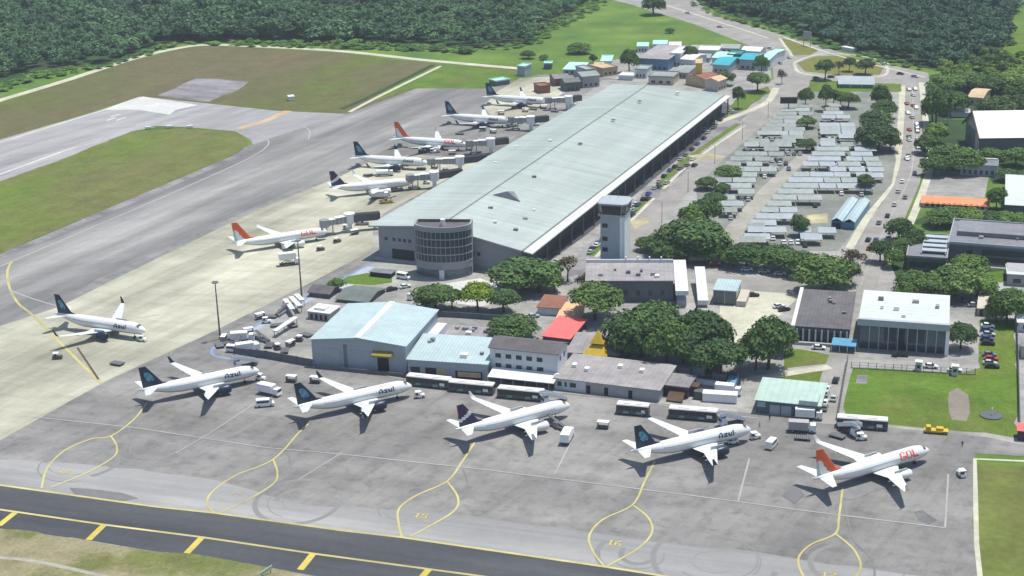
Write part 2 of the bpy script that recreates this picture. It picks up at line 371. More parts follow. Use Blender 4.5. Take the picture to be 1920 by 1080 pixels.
def build_ground():
    mb = MB(); S = 6000
    mb.face([(-S, -1500, 0), (S, -1500, 0), (S, 9000, 0), (-S, 9000, 0)]); o = mb.build('ground', 'grass_lush'); o['kind'] = 'structure'
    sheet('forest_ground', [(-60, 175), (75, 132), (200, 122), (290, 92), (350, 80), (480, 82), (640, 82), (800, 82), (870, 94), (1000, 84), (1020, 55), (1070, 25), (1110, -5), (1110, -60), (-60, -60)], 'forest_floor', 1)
    sheet('infield_grass', [(-40, 215), (0, 193), (250, 113), (350, 90), (395, 86), (480, 90), (640, 99), (800, 117), (980, 132), (960, 150), (915, 166), (780, 166), (650, 215), (640, 213), (520, 207), (380, 192), (250, 185), (-40, 275)], 'grass_infield', 1)
    sheet('grass_strip', [(820, 121), (980, 133), (960, 150), (915, 166), (775, 165), (700, 190), (720, 165)], 'grass_field', 2)
    stripe('perimeter_track', [[(-60, 208), (0, 188), (120, 152), (250, 110), (330, 91), (390, 84), (480, 87), (640, 96), (800, 113), (980, 129)]], 6, 'paving_pale', 3)
    stripe('drainage_ditch', [[(812, 122), (700, 178), (640, 205)]], 3.5, 'forest_floor', 3)
    stripe('ditch_track', [[(826, 124), (716, 178), (655, 210)]], 2.5, 'paving_pale', 3)
    sheet('runway', [(-40, 276), (0, 262), (190, 206), (262, 181), (380, 193), (520, 208), (660, 214), (780, 166), (915, 166), (975, 150), (1020, 190), (1020, 330), (500, 330), (470, 262), (440, 246), (345, 238), (290, 236), (245, 247), (140, 291), (0, 340), (-40, 355)], 'asphalt_runway', 2)
    sheet('old_pavement', [(295, 179), (330, 165), (368, 147), (410, 148), (466, 154), (445, 170), (392, 191)], 'asphalt_old', 3)
    sheet('runway_slab', [(196, 206), (268, 181), (372, 197), (330, 206), (318, 215), (258, 206)], 'slab_pale', 3)
    stripe('runway_edge_line', [[(-40, 279), (0, 267), (190, 208), (262, 182)], [(-40, 341), (0, 327), (120, 283), (245, 246)]], 1.4, 'paint_white', 4, False)
    stripe('runway_shoulder_line', [[(-30, 348), (0, 334), (150, 274), (240, 247), (290, 238)]], 1.2, 'paint_faint', 4, False)
    stripe('runway_centre_line', [[(0, 296), (48, 280)], [(70, 272), (118, 257)], [(140, 249), (180, 236)]], .9, 'paint_faint', 4, False)
    stripe('runway_designator', [[(200, 226), (216, 221)], [(207, 219), (226, 214)], [(218, 226), (236, 220)]], 1.6, 'paint_white', 4, False)
    # one broad apron, the taxiway shade beside it, the beige stands on it
    sheet('apron', [(-60, 505), (0, 480), (287, 359), (440, 292), (466, 274), (500, 262), (650, 214), (780, 166), (915, 166), (1010, 140), (1100, 140), (1180, 152), (1130, 176), (1020, 240), (900, 310), (700, 425), (700, 500), (400, 652), (470, 668), (590, 688), (780, 706), (1040, 738), (1240, 756), (1420, 776), (1560, 790), (1700, 800), (1850, 818), (1990, 835), (1990, 860), (1828, 850), (1830, 1000), (1838, 1100), (1990, 1130), (1990, 1250), (-60, 1250)], 'asphalt_apron', 3)
    sheet('apron_lane', [(-60, 858), (0, 862), (120, 868), (260, 880), (420, 905), (560, 945), (650, 952), (800, 958), (1000, 985), (1200, 1012), (1420, 1035), (1650, 1070), (1832, 1095), (1990, 1200), (1240, 1085), (1133, 1066), (753, 1010), (400, 964), (0, 913), (-60, 903)], 'asphalt_lane', 4)
    sheet('terminal_ground', [(690, 492), (740, 470), (1000, 500), (1240, 330), (1400, 190), (1440, 150), (1130, 150), (1000, 260), (700, 430)], 'concrete_yard', 4)
    sheet('eave_strip', [(985, 540), (1010, 505), (1100, 440), (1300, 275), (1380, 205), (1350, 185), (1200, 300), (960, 480)], 'asphalt_dark', 7)  # ground colour darkened under the eave to stand in for its shade
    sheet('landside_ground', [(900, 520), (1010, 470), (1380, 195), (1440, 150), (1700, 155), (1730, 300), (1650, 500), (1990, 470), (1990, 620), (1400, 600), (1000, 590)], 'concrete_yard', 1)
    sheet('taxiway', [(-60, 505), (0, 480), (287, 359), (440, 292), (466, 274), (520, 255), (650, 214), (780, 166), (915, 166), (930, 190), (860, 225), (760, 262), (650, 318), (560, 352), (470, 392), (300, 470), (180, 524), (110, 575), (60, 592), (0, 612), (-60, 630)], 'asphalt_taxi', 4)
    sheet('concrete_stands', [(-60, 632), (0, 612), (60, 592), (112, 575), (182, 540), (300, 482), (470, 400), (560, 362), (640, 330), (700, 300), (780, 290), (905, 300), (720, 400), (700, 425), (697, 470), (590, 526), (400, 622), (200, 714), (0, 826), (-60, 860)], 'concrete_stand', 5)
    sheet('far_stand', [(905, 200), (935, 170), (975, 147), (1040, 143), (1075, 152), (1060, 172), (1000, 210), (940, 235)], 'concrete_stand', 5)
    sheet('island_grass', [(-60, 362), (0, 340), (140, 290), (245, 248), (345, 240), (440, 247), (462, 258), (466, 268), (440, 289), (287, 356), (0, 476), (-60, 500)], 'grass_island', 4)
    stripe('taxiway_edge', [[(-60, 507), (0, 482), (287, 360), (445, 292), (468, 275)]], 5, 'asphalt_old', 5)
    stripe('taxiway_edge_line', [[(0, 500), (150, 436), (300, 372), (450, 305), (500, 275), (498, 258), (470, 246)], [(500, 235), (560, 236), (580, 245), (578, 262)]], .8, 'paint_faint', 6)
    stripe('hold_line', [[(447, 242), (500, 226), (541, 208)]], 5, 'paint_orange', 6, False)
    stripe('taxi_line', [[(22, 490), (14, 510), (18, 540), (35, 570), (62, 592), (130, 660), (190, 720)]], .9, 'paint_yellow_pale', 7)
    stripe('taxi_branch_line', [[(20, 545), (60, 560), (110, 575)], [(90, 625), (240, 600), (300, 590)]], .6, 'paint_faint', 7)
    stripe('rail_mark', [[(145, 652), (185, 712)]], .7, 'rust', 7, False)
    # dark taxiway at the foot of the picture
    sheet('dark_taxiway', [(-60, 902), (0, 911), (287, 951), (400, 963), (640, 996), (753, 1009), (1133, 1064), (1240, 1081), (1700, 1150), (1700, 1300), (900, 1300), (600, 1082), (467, 1057), (283, 1033), (167, 1013), (0, 991), (-60, 984)], 'asphalt_dark', 6)
    sheet('dry_grass', [(-60, 985), (0, 992), (167, 1014), (283, 1034), (467, 1058), (600, 1083), (700, 1110), (800, 1200), (-60, 1200)], 'grass_dry', 7)
    stripe('dirt_track', [[(-40, 1044), (60, 1052), (190, 1080), (240, 1092)]], 1.3, 'lot_lane', 8)
    stripe('apron_boundary_line', [[(-60, 901), (0, 910), (287, 950), (400, 962), (640, 995), (753, 1008), (1133, 1063), (1240, 1080), (1350, 1097)]], 0.8, 'paint_yellow_pale', 7, False)
    stripe('taxiway_side_line', [[(-60, 947), (0, 956), (200, 985), (380, 1008), (590, 1039), (887, 1079), (1000, 1095)]], 0.8, 'paint_yellow_pale', 8, False)
    stripe('shoulder_ticks', [[(28, 962), (-2, 986)], [(195, 985), (166, 1013)], [(378, 1009), (350, 1038)], [(587, 1039), (563, 1069)], [(804, 1068), (780, 1096)]], 1.7, 'paint_yellow', 9, False)
    # stand lead-in lines with their turning loops
    loops = [[[(275, 757), (250, 788), (208, 818), (170, 824), (120, 846), (88, 880), (78, 916)], [(208, 818), (219, 838), (212, 858), (160, 888), (95, 914)]],
             [[(578, 795), (560, 812), (512, 862), (440, 893), (396, 925), (389, 948), (402, 962)], [(512, 862), (520, 886), (512, 908), (460, 940), (412, 962)]],
             [[(890, 830), (868, 864), (838, 903), (780, 930), (748, 955), (748, 985), (754, 1008)], [(838, 903), (858, 932), (852, 958), (800, 990), (768, 1007)]],
             [[(1228, 865), (1208, 905), (1186, 947), (1130, 975), (1105, 1005), (1112, 1035), (1134, 1063)], [(1186, 947), (1216, 972), (1222, 1000), (1195, 1030), (1138, 1062)]],
             [[(1580, 915), (1573, 970), (1566, 1001), (1520, 1022), (1497, 1048), (1506, 1080), (1530, 1110)], [(1566, 1001), (1600, 1030), (1614, 1062), (1602, 1085), (1575, 1115)]]]
    for lp in loops: stripe('lead_in_line', lp, .55, 'paint_yellow_pale', 8)
    for k, p in enumerate([(123, 884), (447, 925), (790, 968), (1153, 1019), (1555, 1079)]): painted_number(str(13+k), p)
    stripe('apron_joint_line', [[(60, 782), (250, 802), (500, 840), (640, 852), (900, 880), (1100, 905), (1300, 930), (1500, 957), (1770, 990)],
                                [(1100, 740), (1420, 785)], [(500, 660), (760, 712)]], .5, 'paint_faint', 8, False)
    stripe('stand_side_line', [[(500, 742), (390, 815), (330, 850)], [(1070, 830), (1040, 890)], [(1405, 860), (1384, 940)], [(1778, 890), (1772, 990)], [(640, 850), (560, 900)]], .45, 'paint_faint', 8, False)
    for (u, v, r0, n) in [(560, 940, 5, 5), (1340, 1050, 5, 6), (280, 840, 6, 4), (1195, 1040, 5, 4), (1600, 1060, 9, 3), (150, 870, 7, 3), (800, 950, 8, 3)]:
        c = G(u, v); mb = MB()
        for k in range(n):
            rr = r0+k*2.1+rnd.uniform(-1.2, 1.2); a0 = rnd.uniform(0, 6); a1 = a0+rnd.uniform(1.2, 4.2); N = 32; ex_ = rnd.uniform(.85, 1.25)
            W = [c+Vector((rr*ex_*math.cos(a0+(a1-a0)*i/N), rr*math.sin(a0+(a1-a0)*i/N), .0615+.0006*k+.00007*(u % 60)/10)) for i in range(N+1)]
            a, b = ribbon_pts(W, rnd.choice([.3, .4, .5, 1.4])); mb.grid([b, a])
        mb.build('tyre_marks', 'tyre_mark_soft')['kind'] = 'structure'
    stripe('turn_tyre_marks', [[(240, 800), (245, 830), (230, 850)], [(540, 850), (545, 880), (530, 900), (480, 935)], [(868, 880), (876, 905), (868, 935)], [(1585, 950), (1600, 1010), (1635, 1050), (1640, 1085)], [(1560, 940), (1540, 1000)]], .5, 'tyre_mark_pale', 7)
    sheet('oil_stain', [(1715, 960), (1730, 957), (1745, 968), (1758, 976), (1742, 983), (1722, 976)], 'tyre_mark', 7)
    sheet('oil_stain', [(1575, 935), (1600, 905), (1650, 890), (1700, 905), (1640, 920), (1600, 938)], 'tyre_mark_pale', 7)
    sheet('oil_stain', [(1466, 930), (1480, 912), (1500, 910), (1508, 930), (1490, 946)], 'tyre_mark', 7)
    sheet('apron_patch', [(130, 915), (230, 925), (260, 935), (230, 940), (140, 928)], 'tyre_mark', 6.5)
    # land around the buildings
    sheet('service_yard', [(396, 655), (560, 564), (700, 490), (760, 480), (1010, 500), (1090, 560), (1160, 480), (1320, 470), (1600, 520), (1700, 540), (1990, 520), (1990, 850), (1850, 820), (1560, 792), (1240, 757), (590, 690)], 'concrete_yard', 4)
    stripe('blue_road_line', [[(700, 492), (600, 546), (500, 600), (420, 642), (398, 656), (404, 668), (440, 674)]], 1.1, 'paint_blue', 6)
    sheet('blue_bay', [(560, 566), (640, 522), (690, 500), (730, 505), (650, 540), (590, 560), (470, 625), (440, 630)], 'paint_bluegrey', 5)
    sheet('right_lawn', [(1600, 690), (1700, 694), (1800, 700), (1838, 690), (1838, 600), (1905, 600), (1908, 822), (1850, 812), (1700, 800), (1578, 788)], 'grass_field', 5)
    sheet('lawn_dirt_patch', [(1780, 735), (1795, 728), (1815, 740), (1818, 775), (1812, 790), (1785, 788), (1778, 760)], 'dirt', 6)
    sheet('lawn_hard_pad', [(1608, 703), (1627, 704), (1625, 720), (1604, 719)], 'asphalt_old', 6)
    sheet('lower_right_grass', [(1828, 872), (1990, 878), (1990, 1250), (1860, 1250), (1836, 1078), (1830, 1020)], 'grass_island', 5)
    stripe('apron_kerb_line', [[(1990, 868), (1828, 861), (1829, 930), (1831, 1020), (1838, 1085)]], 1.2, 'paving_pale', 6, False)
    sheet('lane_lawn', [(1472, 655), (1500, 655), (1558, 666), (1556, 682), (1468, 692)], 'grass_field', 5)
    sheet('lane_lawn', [(1455, 706), (1500, 700), (1550, 695), (1540, 726), (1440, 715)], 'grass_field', 5)
    stripe('access_lane', [[(1588, 655), (1572, 690), (1558, 740), (1545, 795)]], 8.5, 'asphalt_road', 6)
    stripe('footpath', [[(1556, 688), (1470, 702), (1400, 712)]], 3.4, 'paving_pale', 6)
    sheet('office_lawn', [(640, 520), (690, 512), (735, 518), (735, 530), (700, 535), (640, 532)], 'grass_field', 5)
    sheet('terminal_lawn', [(860, 528), (900, 522), (960, 545), (970, 560), (900, 575), (780, 560), (790, 540)], 'slab_pale', 5)
    sheet('court_paving', [(1350, 560), (1395, 520), (1500, 535), (1495, 560), (1410, 640), (1350, 650)], 'paving_pale', 5)
    sheet('court_drive', [(1330, 515), (1520, 525), (1600, 545), (1600, 560), (1400, 545), (1320, 530)], 'asphalt_road', 5)
    # roads and the car park
    sheet('car_park', [(1358, 298), (1466, 205), (1515, 165), (1665, 165), (1668, 215), (1680, 300), (1672, 345), (1625, 400), (1572, 470), (1330, 470), (1310, 420), (1305, 348)], 'concrete_lot', 6)
    sheet('car_park_lane', [(1335, 470), (1350, 440), (1430, 350), (1500, 288), (1520, 292), (1465, 350), (1400, 425), (1380, 470)], 'lot_lane', 7)
    sheet('main_road', [(1555, 560), (1598, 480), (1640, 405), (1676, 348), (1690, 300), (1697, 215), (1698, 150), (1722, 150), (1727, 215), (1733, 300), (1724, 345), (1690, 425), (1655, 495), (1640, 560)], 'asphalt_road', 6)
    stripe('pavement', [[(1590, 470), (1632, 398), (1668, 348), (1682, 300), (1690, 215), (1692, 160)], [(1668, 490), (1702, 428), (1734, 348), (1744, 300), (1734, 215), (1728, 155)]], 3.2, 'paving_pale', 5)
    stripe('road_lane_line', [[(1612, 540), (1640, 470), (1680, 385), (1708, 325), (1713, 260), (1711, 170)]], .5, 'paint_faint', 7)
    sheet('terminal_road', [(1085, 600), (1110, 520), (1180, 425), (1280, 330), (1370, 245), (1440, 190), (1470, 172), (1500, 185), (1480, 200), (1380, 280), (1310, 338), (1240, 420), (1205, 470), (1130, 560), (1110, 600)], 'asphalt_road', 5)
    sheet('terminal_drop_off', [(1060, 520), (1100, 460), (1200, 370), (1300, 275), (1375, 205), (1400, 215), (1300, 305), (1180, 420), (1110, 510)], 'asphalt_old', 6)
    stripe('drop_off_median', [[(1106, 480), (1160, 425), (1215, 370)], [(1232, 352), (1290, 298), (1385, 232)]], 3.0, 'grass_field', 7)
    stripe('median_kerb', [[(1118, 482), (1170, 428), (1226, 372)], [(1244, 354), (1300, 302), (1396, 236)]], 1.6, 'paving_pale', 7)
    sheet('yellow_crossing', [(1288, 292), (1330, 288), (1360, 294), (1352, 300), (1300, 298)], 'paint_yellow_worn', 8)
    sheet('yellow_crossing', [(1180, 415), (1215, 408), (1222, 415), (1190, 430)], 'paint_yellow_worn', 8)
    sheet('yellow_bay', [(1512, 404), (1552, 400), (1552, 418), (1518, 420)], 'paint_yellow_worn', 8)
    sheet('road_junction', [(1100, -12), (1290, -12), (1340, 30), (1440, 58), (1530, 84), (1620, 112), (1740, 137), (1745, 162), (1690, 162), (1640, 160), (1560, 160), (1500, 190), (1462, 196), (1440, 186), (1452, 160), (1446, 105), (1400, 84), (1300, 45), (1180, 8)], 'asphalt_road', 5)
    sheet('roundabout_lawn', [(1496, 118), (1530, 106), (1580, 104), (1640, 114), (1658, 128), (1650, 140), (1580, 141), (1510, 134)], 'grass_olive', 6)
    sheet('roundabout_lawn', [(1466, 72), (1500, 80), (1534, 96), (1520, 103), (1488, 104)], 'grass_olive', 6)
    stripe('roundabout_kerb', [[(1492, 116), (1530, 103), (1580, 101), (1645, 112), (1664, 128), (1652, 143), (1580, 145), (1505, 138), (1490, 122), (1492, 116)], [(1462, 72), (1486, 106)], [(1470, 70), (1540, 95), (1600, 112), (1735, 145)], [(1250, 10), (1400, 58), (1440, 72)]], 1.8, 'paving_pale', 7)
    sheet('kerbside_lawn', [(1370, 205), (1390, 178), (1440, 162), (1445, 172), (1410, 195), (1400, 205), (1340, 225)], 'grass_field', 7)
    stripe('bend_pavement', [[(1340, 232), (1400, 210), (1440, 190), (1455, 165)]], 4, 'paving_pale', 7)
    sheet('car_park_verge', [(1520, 150), (1690, 158), (1690, 172), (1515, 172)], 'grass_field', 7)
    sheet('grey_court', [(1737, 322), (1856, 322), (1846, 372), (1722, 368)], 'concrete_yard', 4)
    sheet('town_ground', [(1185, 100), (1300, 84), (1440, 88), (1448, 160), (1400, 185), (1330, 165), (1130, 150), (1040, 150), (1110, 130)], 'concrete_yard', 2)
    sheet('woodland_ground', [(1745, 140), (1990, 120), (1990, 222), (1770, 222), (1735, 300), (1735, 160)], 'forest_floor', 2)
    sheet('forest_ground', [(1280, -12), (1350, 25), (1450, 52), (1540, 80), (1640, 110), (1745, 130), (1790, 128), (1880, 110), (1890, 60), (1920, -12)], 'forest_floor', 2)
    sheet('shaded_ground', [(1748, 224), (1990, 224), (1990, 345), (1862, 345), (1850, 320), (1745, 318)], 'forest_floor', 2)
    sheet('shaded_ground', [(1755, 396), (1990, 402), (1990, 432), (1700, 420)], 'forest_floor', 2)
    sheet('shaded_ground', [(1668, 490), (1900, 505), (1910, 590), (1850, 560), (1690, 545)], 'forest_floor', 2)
    sheet('far_grass', [(1885, 60), (1990, 50), (1990, 128), (1880, 116)], 'grass_field', 3)
FONT = {'0': ["01110", "10001", "10001", "10001", "10001", "10001", "01110"], '1': ["00100", "01100", "00100", "00100", "00100", "00100", "01110"],
        '3': ["11110", "00001", "00001", "01110", "00001", "00001", "11110"], '4': ["00010", "00110", "01010", "10010", "11111", "00010", "00010"],
        '5': ["11111", "10000", "11110", "00001", "00001", "10001", "01110"], '6': ["00110", "01000", "10000", "11110", "10001", "10001", "01110"],
        '7': ["11111", "00001", "00010", "00100", "01000", "01000", "01000"],
        'G': ["0111110", "1100011", "1100000", "1100000", "1101111", "1100011", "1100011", "0111110"], 'O': ["0111110", "1100011", "1100011", "1100011", "1100011", "1100011", "1100011", "0111110"],
        'L': ["1100000", "1100000", "1100000", "1100000", "1100000", "1100000", "1111111", "1111111"],
        'A': ["0001100", "0011110", "0110110", "1100011", "1100011", "1111111", "1100011", "1100011"],
        'z': ["000000", "000000", "111111", "111111", "000110", "001100", "111111", "111111"],
        'u': ["000000", "000000", "110011", "110011", "110011", "110011", "111111", "011111"],
        'l': ["110", "110", "110", "110", "110", "110", "110", "110"]}
def painted_number(txt, p):
    """yellow stand number lying on the asphalt, read from the dark taxiway"""
    c = G(*p); mb = MB(); ang = R(A); ex = Vector((math.cos(ang), math.sin(ang), 0)); ey = Vector((-ex.y, ex.x, 0)); cw, chh = .30, .34
    x = -len(txt)*3*cw
    for ch in txt:
        for r_, row in enumerate(FONT[ch]):
            for c_, b in enumerate(row):
                if b == '1':
                    o = c+ex*(x+c_*cw)+ey*((6-r_)*chh-3.5*chh)+Vector((0, 0, .13)); mb.face([o, o+ex*cw*1.12, o+ex*cw*1.12+ey*chh, o+ey*chh])
        x += 6*cw
    mb.build('stand_number', 'paint_orange' if txt == '14' else 'paint_yellow')['kind'] = 'structure'
build_ground()
# ------------------------------------------------------------------ airliners
GX = 17.0                                             # root sits on the ground between the main wheels
def airfoil(y, xle, c, z, th, vert=False, n=7):
    """closed section; along = distance behind the nose"""
    P = []
    for k in range(n+1): t = k/n; P.append((t, th*c*1.6*(math.sqrt(max(t, 0))*(1-t)+.02*(1-t))))
    pts = [(xle+c*t, h) for t, h in P]+[(xle+c*t, -h*.7) for t, h in reversed(P[1:-1])]
    return [(GX-a, h, z) if vert else (GX-a, y, z+h) for a, h in pts]
def loft(secs, mi=0):
    mb = MB(); mb.grid(secs, mi, True); mb.face(list(reversed(secs[0])), mi); mb.face(secs[-1], mi); return mb
def make_airliner(kind):
    gol = kind == 'orange'; Ln = 39.5 if gol else 37.6; k = Ln/37.6; Rr = 1.9 if gol else 1.99; zc = 3.35 if gol else 3.6
    root = thing('airliner', 'x', 'airliner')
    S = [(0, .06, -.55), (.35, .55, -.46), (.9, .92, -.36), (1.8, 1.35, -.22), (3, 1.70, -.10), (4.5, 1.92, -.02), (6, 1.985, 0)] + [(6+2.25*i, 1.99, 0) for i in range(1, 9)] + \
        [(25.5, 1.93, .05), (27.5, 1.78, .16), (29.5, 1.52, .34), (31.5, 1.20, .58), (33.5, .85, .84), (35.2, .56, 1.03), (36.8, .32, 1.16), (37.6, .16, 1.2)]
    sec = [(x*k, r*Rr/1.99, z) for x, r, z in S]; N = 24
    rows = [[(GX-x, r*math.cos(2*math.pi*j/N), zc+z+r*math.sin(2*math.pi*j/N)) for j in range(N)] for x, r, z in sec]
    def mf(a, b):
        th = 2*math.pi*(b+.5)/N
        if math.sin(th) < -.60 and a > 2: return 1
        if not gol and kind == 'navy' and False: return 2
        return 0
    mb = MB(); mb.grid(rows, 0, True, mf); mb.face(rows[0]); mb.face(list(reversed(rows[-1])))
    mb.build('fuselage', ['ac_white', 'ac_grey'], root, True)
    def at(x):
        for (x0, r0, z0), (x1, r1, z1) in zip(sec, sec[1:]):
            if x0 <= x <= x1: t = (x-x0)/(x1-x0); return r0+(r1-r0)*t, z0+(z1-z0)*t
        return sec[-1][1:]
    def skin_pt(x, th, side, lift=.02):
        r, z = at(x); r += lift; return (GX-x, side*r*math.cos(th), zc+z+r*math.sin(th))
    mb = MB()                                            # cockpit windows
    for j in range(6):
        a0 = R(38+j*17.4+1); a1 = R(38+j*17.4+16)
        mb.face([skin_pt(1.75+.25*abs(j-2.5)*.5, a0, 1, .015), skin_pt(1.75+.25*abs(j-2.5)*.5, a1, 1, .015), skin_pt(2.75+.3*abs(j-2.5)*.5, a1, 1, .015), skin_pt(2.75+.3*abs(j-2.5)*.5, a0, 1, .015)])
    mb.build('cockpit_window', 'dark_glass', root)
    for sd in (1, -1):
        xs = [6.2+i*.8 for i in range(int((30*k-6.2)/.8))]; mb = MB(); lo_ = [skin_pt(x, R(13), sd, .012) for x in xs]; hi_ = [skin_pt(x, R(21), sd, .012) for x in xs]
        mb.grid([lo_, hi_] if sd > 0 else [hi_, lo_]); mb.build('window_band', 'cabin_dashes', root)
    for sd in (1, -1):
        for x in (4.6, 31*k):
            mb = MB(); q = [skin_pt(x, R(-12), sd, .015), skin_pt(x+.85, R(-12), sd, .015), skin_pt(x+.85, R(45), sd, .015), skin_pt(x, R(45), sd, .015)]
            mb.face(q if sd > 0 else q[::-1]); mb.build('door', 'ac_wing', root)
    # lettering on both sides
    if kind != 'indigo':
        txt, pw, ph, x_nose, th0 = ('GOL', .27, .28, 5.1, -.05) if gol else ('Azul', .205, .18, 6.2, .0)
        for sd in (1, -1):
            tot = sum(len(FONT[c][0])+1 for c in txt)*pw; x = x_nose if sd > 0 else x_nose+tot
            for ch in txt:
                F = FONT[ch]; wd = len(F[0]); mb = MB()
                for r_, row in enumerate(F):
                    for c_, b in enumerate(row):
                        if b == '1':
                            xa = x+c_*pw if sd > 0 else x-c_*pw; xb = xa+pw if sd > 0 else xa-pw; t0 = th0+(7-r_)*ph/Rr; t1 = t0+ph/Rr
                            mb.face([skin_pt(xa, t0, sd), skin_pt(xb, t0, sd), skin_pt(xb, t1, sd), skin_pt(xa, t1, sd)])
                x += (wd+1)*pw*(1 if sd > 0 else -1)
                mb.weld(); mb.build('letter', 'ac_text_orange' if gol else 'ac_text_navy', root)
    # wings with winglets
    for sd in (1, -1):
        st = [(1.2, 11.3, 8.6, zc-1.25, .060), (3.4, 12.9, 6.6, zc-1.08, .055), (6.6, 15.0, 4.1, zc-.72, .05), (11.8, 18.2, 2.9, zc+.02, .048), (17.0, 21.4, 1.55, zc+.85, .045)]
        secs = [airfoil(sd*y, x*k, c*k, z, th) for y, x, c, z, th in st]
        if sd < 0: secs = [s[::-1] for s in secs]
        wg = loft(secs).build('wing', 'ac_wing', root, False)
        mb = loft([s for s in ([airfoil(sd*17.0, 21.4*k, 1.5, zc+.85, .04), airfoil(sd*17.35, 21.9*k, 1.2, zc+1.5, .04), airfoil(sd*17.6, 22.9*k, .6, zc+3.0, .04)])])
        mb.build('winglet', {'navy': 'ac_navy', 'orange': 'ac_white', 'indigo': 'ac_white'}[kind], wg)
        mb = MB()                                        # flap and aileron gap, flap-track fairings
        for y, x, z in ((4.5, 17.9, zc-1.15), (8.2, 19.3, zc-.7), (11.2, 20.6, zc-.3)):
            mb.tube((GX-(x-2.2)*k, sd*y, z), (GX-(x+1.0)*k, sd*y, z-.1), .22, .08, 6)
        mb.build('flap_fairing', 'ac_grey', wg)
        # engine
        ex = 11.2*k; ez = zc-1.75; ey = sd*5.75; er = 1.12 if gol else 1.28
        E = [(0, .86), (.15, .98), (.8, 1.06), (2., 1.06), (3.2, .92), (4.2, .66)]
        rows = [[(GX-(ex+x), ey+er*r*math.cos(2*math.pi*j/14), ez+er*r*math.sin(2*math.pi*j/14)) for j in range(14)] for x, r in E]
        en = MB(); en.grid(rows, 0, True)
        inner = [[(GX-(ex+.6), p[1]*.9+ey*.1, p[2]*.9+ez*.1) for p in rows[0]], rows[0]]
        en.grid(inner, 1, True); en.face(inner[0], 2); en.face(rows[-1][::-1], 2)
        eo = en.build('engine', [{'navy': 'ac_navy', 'orange': 'ac_white', 'indigo': 'ac_white'}[kind], 'metal_grey', 'black'], root, True)
        mb = MB(); mb.box(GX-(ex+5.2), GX-(ex+1.2), ey-.16, ey+.16, ez+.9*er, ez+1.5*er); mb.build('pylon', 'ac_grey', eo)
        # tailplane
        st = [(.4, 31.6, 4.1, zc+1.0, .05), (6.2, 35.4, 1.5, zc+1.55, .045)]
        secs = [airfoil(sd*y*(1.13 if gol else 1), x*k, c, z, th) for y, x, c, z, th in st]
        if sd < 0: secs = [s[::-1] for s in secs]
        loft(secs).build('tailplane', 'ac_wing', root)
        # main wheels
        mb = MB(); mb.tube((0, sd*3.6, zc-1.4), (0, sd*3.6, .55), .16, .14, 8)
        for dy in (-.36, .36): mb.tube((0, sd*3.6+dy-.2, .58), (0, sd*3.6+dy+.2, .58), .58, .58, 12, 1)
        mb.build('main_gear', ['metal_grey', 'tyre'], root)
    mb = MB(); mb.tube((GX-4.9, 0, zc-1.6), (GX-4.9, 0, .4), .12, .1, 8)
    for dy in (-.25, .25): mb.tube((GX-4.9, dy-.13, .39), (GX-4.9, dy+.13, .39), .39, .39, 12, 1)
    mb.build('nose_gear', ['metal_grey', 'tyre'], root)
    # fin, painted cell by cell
    zt = 12.2 if gol else 11.75; ns, nc = 14, 14; rows = []
    zb = zc+1.45
    for side in (1, -1):
        rr = []
        for i in range(ns+1):
            s = i/ns; z = zb+(zt-zb)*s; le = (29.4+(34.6-29.4)*s)*k; c = (6.6-4.5*s)*k
            if s < .14: le -= 2.6*(1-s/.14)*k; c += 2.6*(1-s/.14)*k
            th = .05*c+.01
            rr.append([(GX-(le+c*j/nc), side*th*(1.6*math.sqrt(j/nc)*(1-j/nc)+.006), z) for j in range(nc+1)])
        rows.append(rr)
    def paint(a, b):
        s = (a+.5)/ns; c = (b+.5)/nc
        if kind == 'orange':
            if s > .60 or c < .46+.28*s: return 0
            return 1 if c < .84 else 3
        if kind == 'navy':
            if .26 < s < .74 and .24 < c < .74 and (abs(s-.5)+abs(c-.49) < .36) and (a*3+b*5) % 7: return 2
            return 0
        if abs(s-.42+.35*(c-.5)) < .075: return 1
        if c > .9 and s > .5: return 4
        return 0
    mb = MB(); mb.grid(rows[0], 0, False, paint); mb.grid([r[::-1] for r in rows[1]], 0, False, lambda a, b: paint(a, nc-1-b))
    mb.face([rows[0][-1][j] for j in range(nc+1)]+[rows[1][-1][j] for j in range(nc, -1, -1)])
    mb.build('tail_fin', [{'navy': 'ac_navy', 'orange': 'ac_orange', 'indigo': 'ac_indigo'}[kind], 'ac_white', 'ac_teal', 'ac_grey', 'ac_coral'], root)
    return root
PLANES = [('orange', 109.5, 368.4, 28.2, 'orange tailed white airliner at the right end of the front row', 1),
 ('navy', -78.2, 436.2, 27.5, 'white airliner with dark blue tail, first of the front row, beside the beige concrete', 0),
 ('navy', -30.5, 421.0, 27.8, 'white airliner with dark blue tail, its nose beside the first parked bus', 0),
 ('navy', 64.6, 383.9, 24.5, 'blue tailed white airliner between the purple tailed and orange tailed ones in the front row', 0),
 ('indigo', 15.8, 403.6, 29.8, 'white airliner with dark purple tail in the middle of the front row', 0),
 ('orange', -72.6, 582.2, 25.2, 'orange tailed white airliner on the beige stand nearest the round office tower', 0),
 ('orange', -19.6, 720.3, -20.8, 'white airliner with red orange tail, far along the terminal', 0),
 ('navy', -37.3, 685.9, -17.5, 'blue tailed white airliner docked just in front of the far red tailed one', 0),
 ('indigo', -42.7, 653.1, 16.3, 'white airliner with dark purple and pink edged tail docked at the terminal', 0),
 ('navy', 1.7, 767.3, -21.8, 'blue tailed white airliner docked behind the far red tailed one, second farthest', 0),
 ('navy', 22.3, 811.7, -21.9, 'farthest white airliner, docked at the last bridge below the pale green shed', 0),
 ('navy', -121.2, 473.4, -24.3, 'white airliner with dark blue tail standing alone on the beige concrete at the left', 0)]
PROT = {k: make_airliner(k) for k in ('orange', 'navy', 'indigo')}
PP = {}
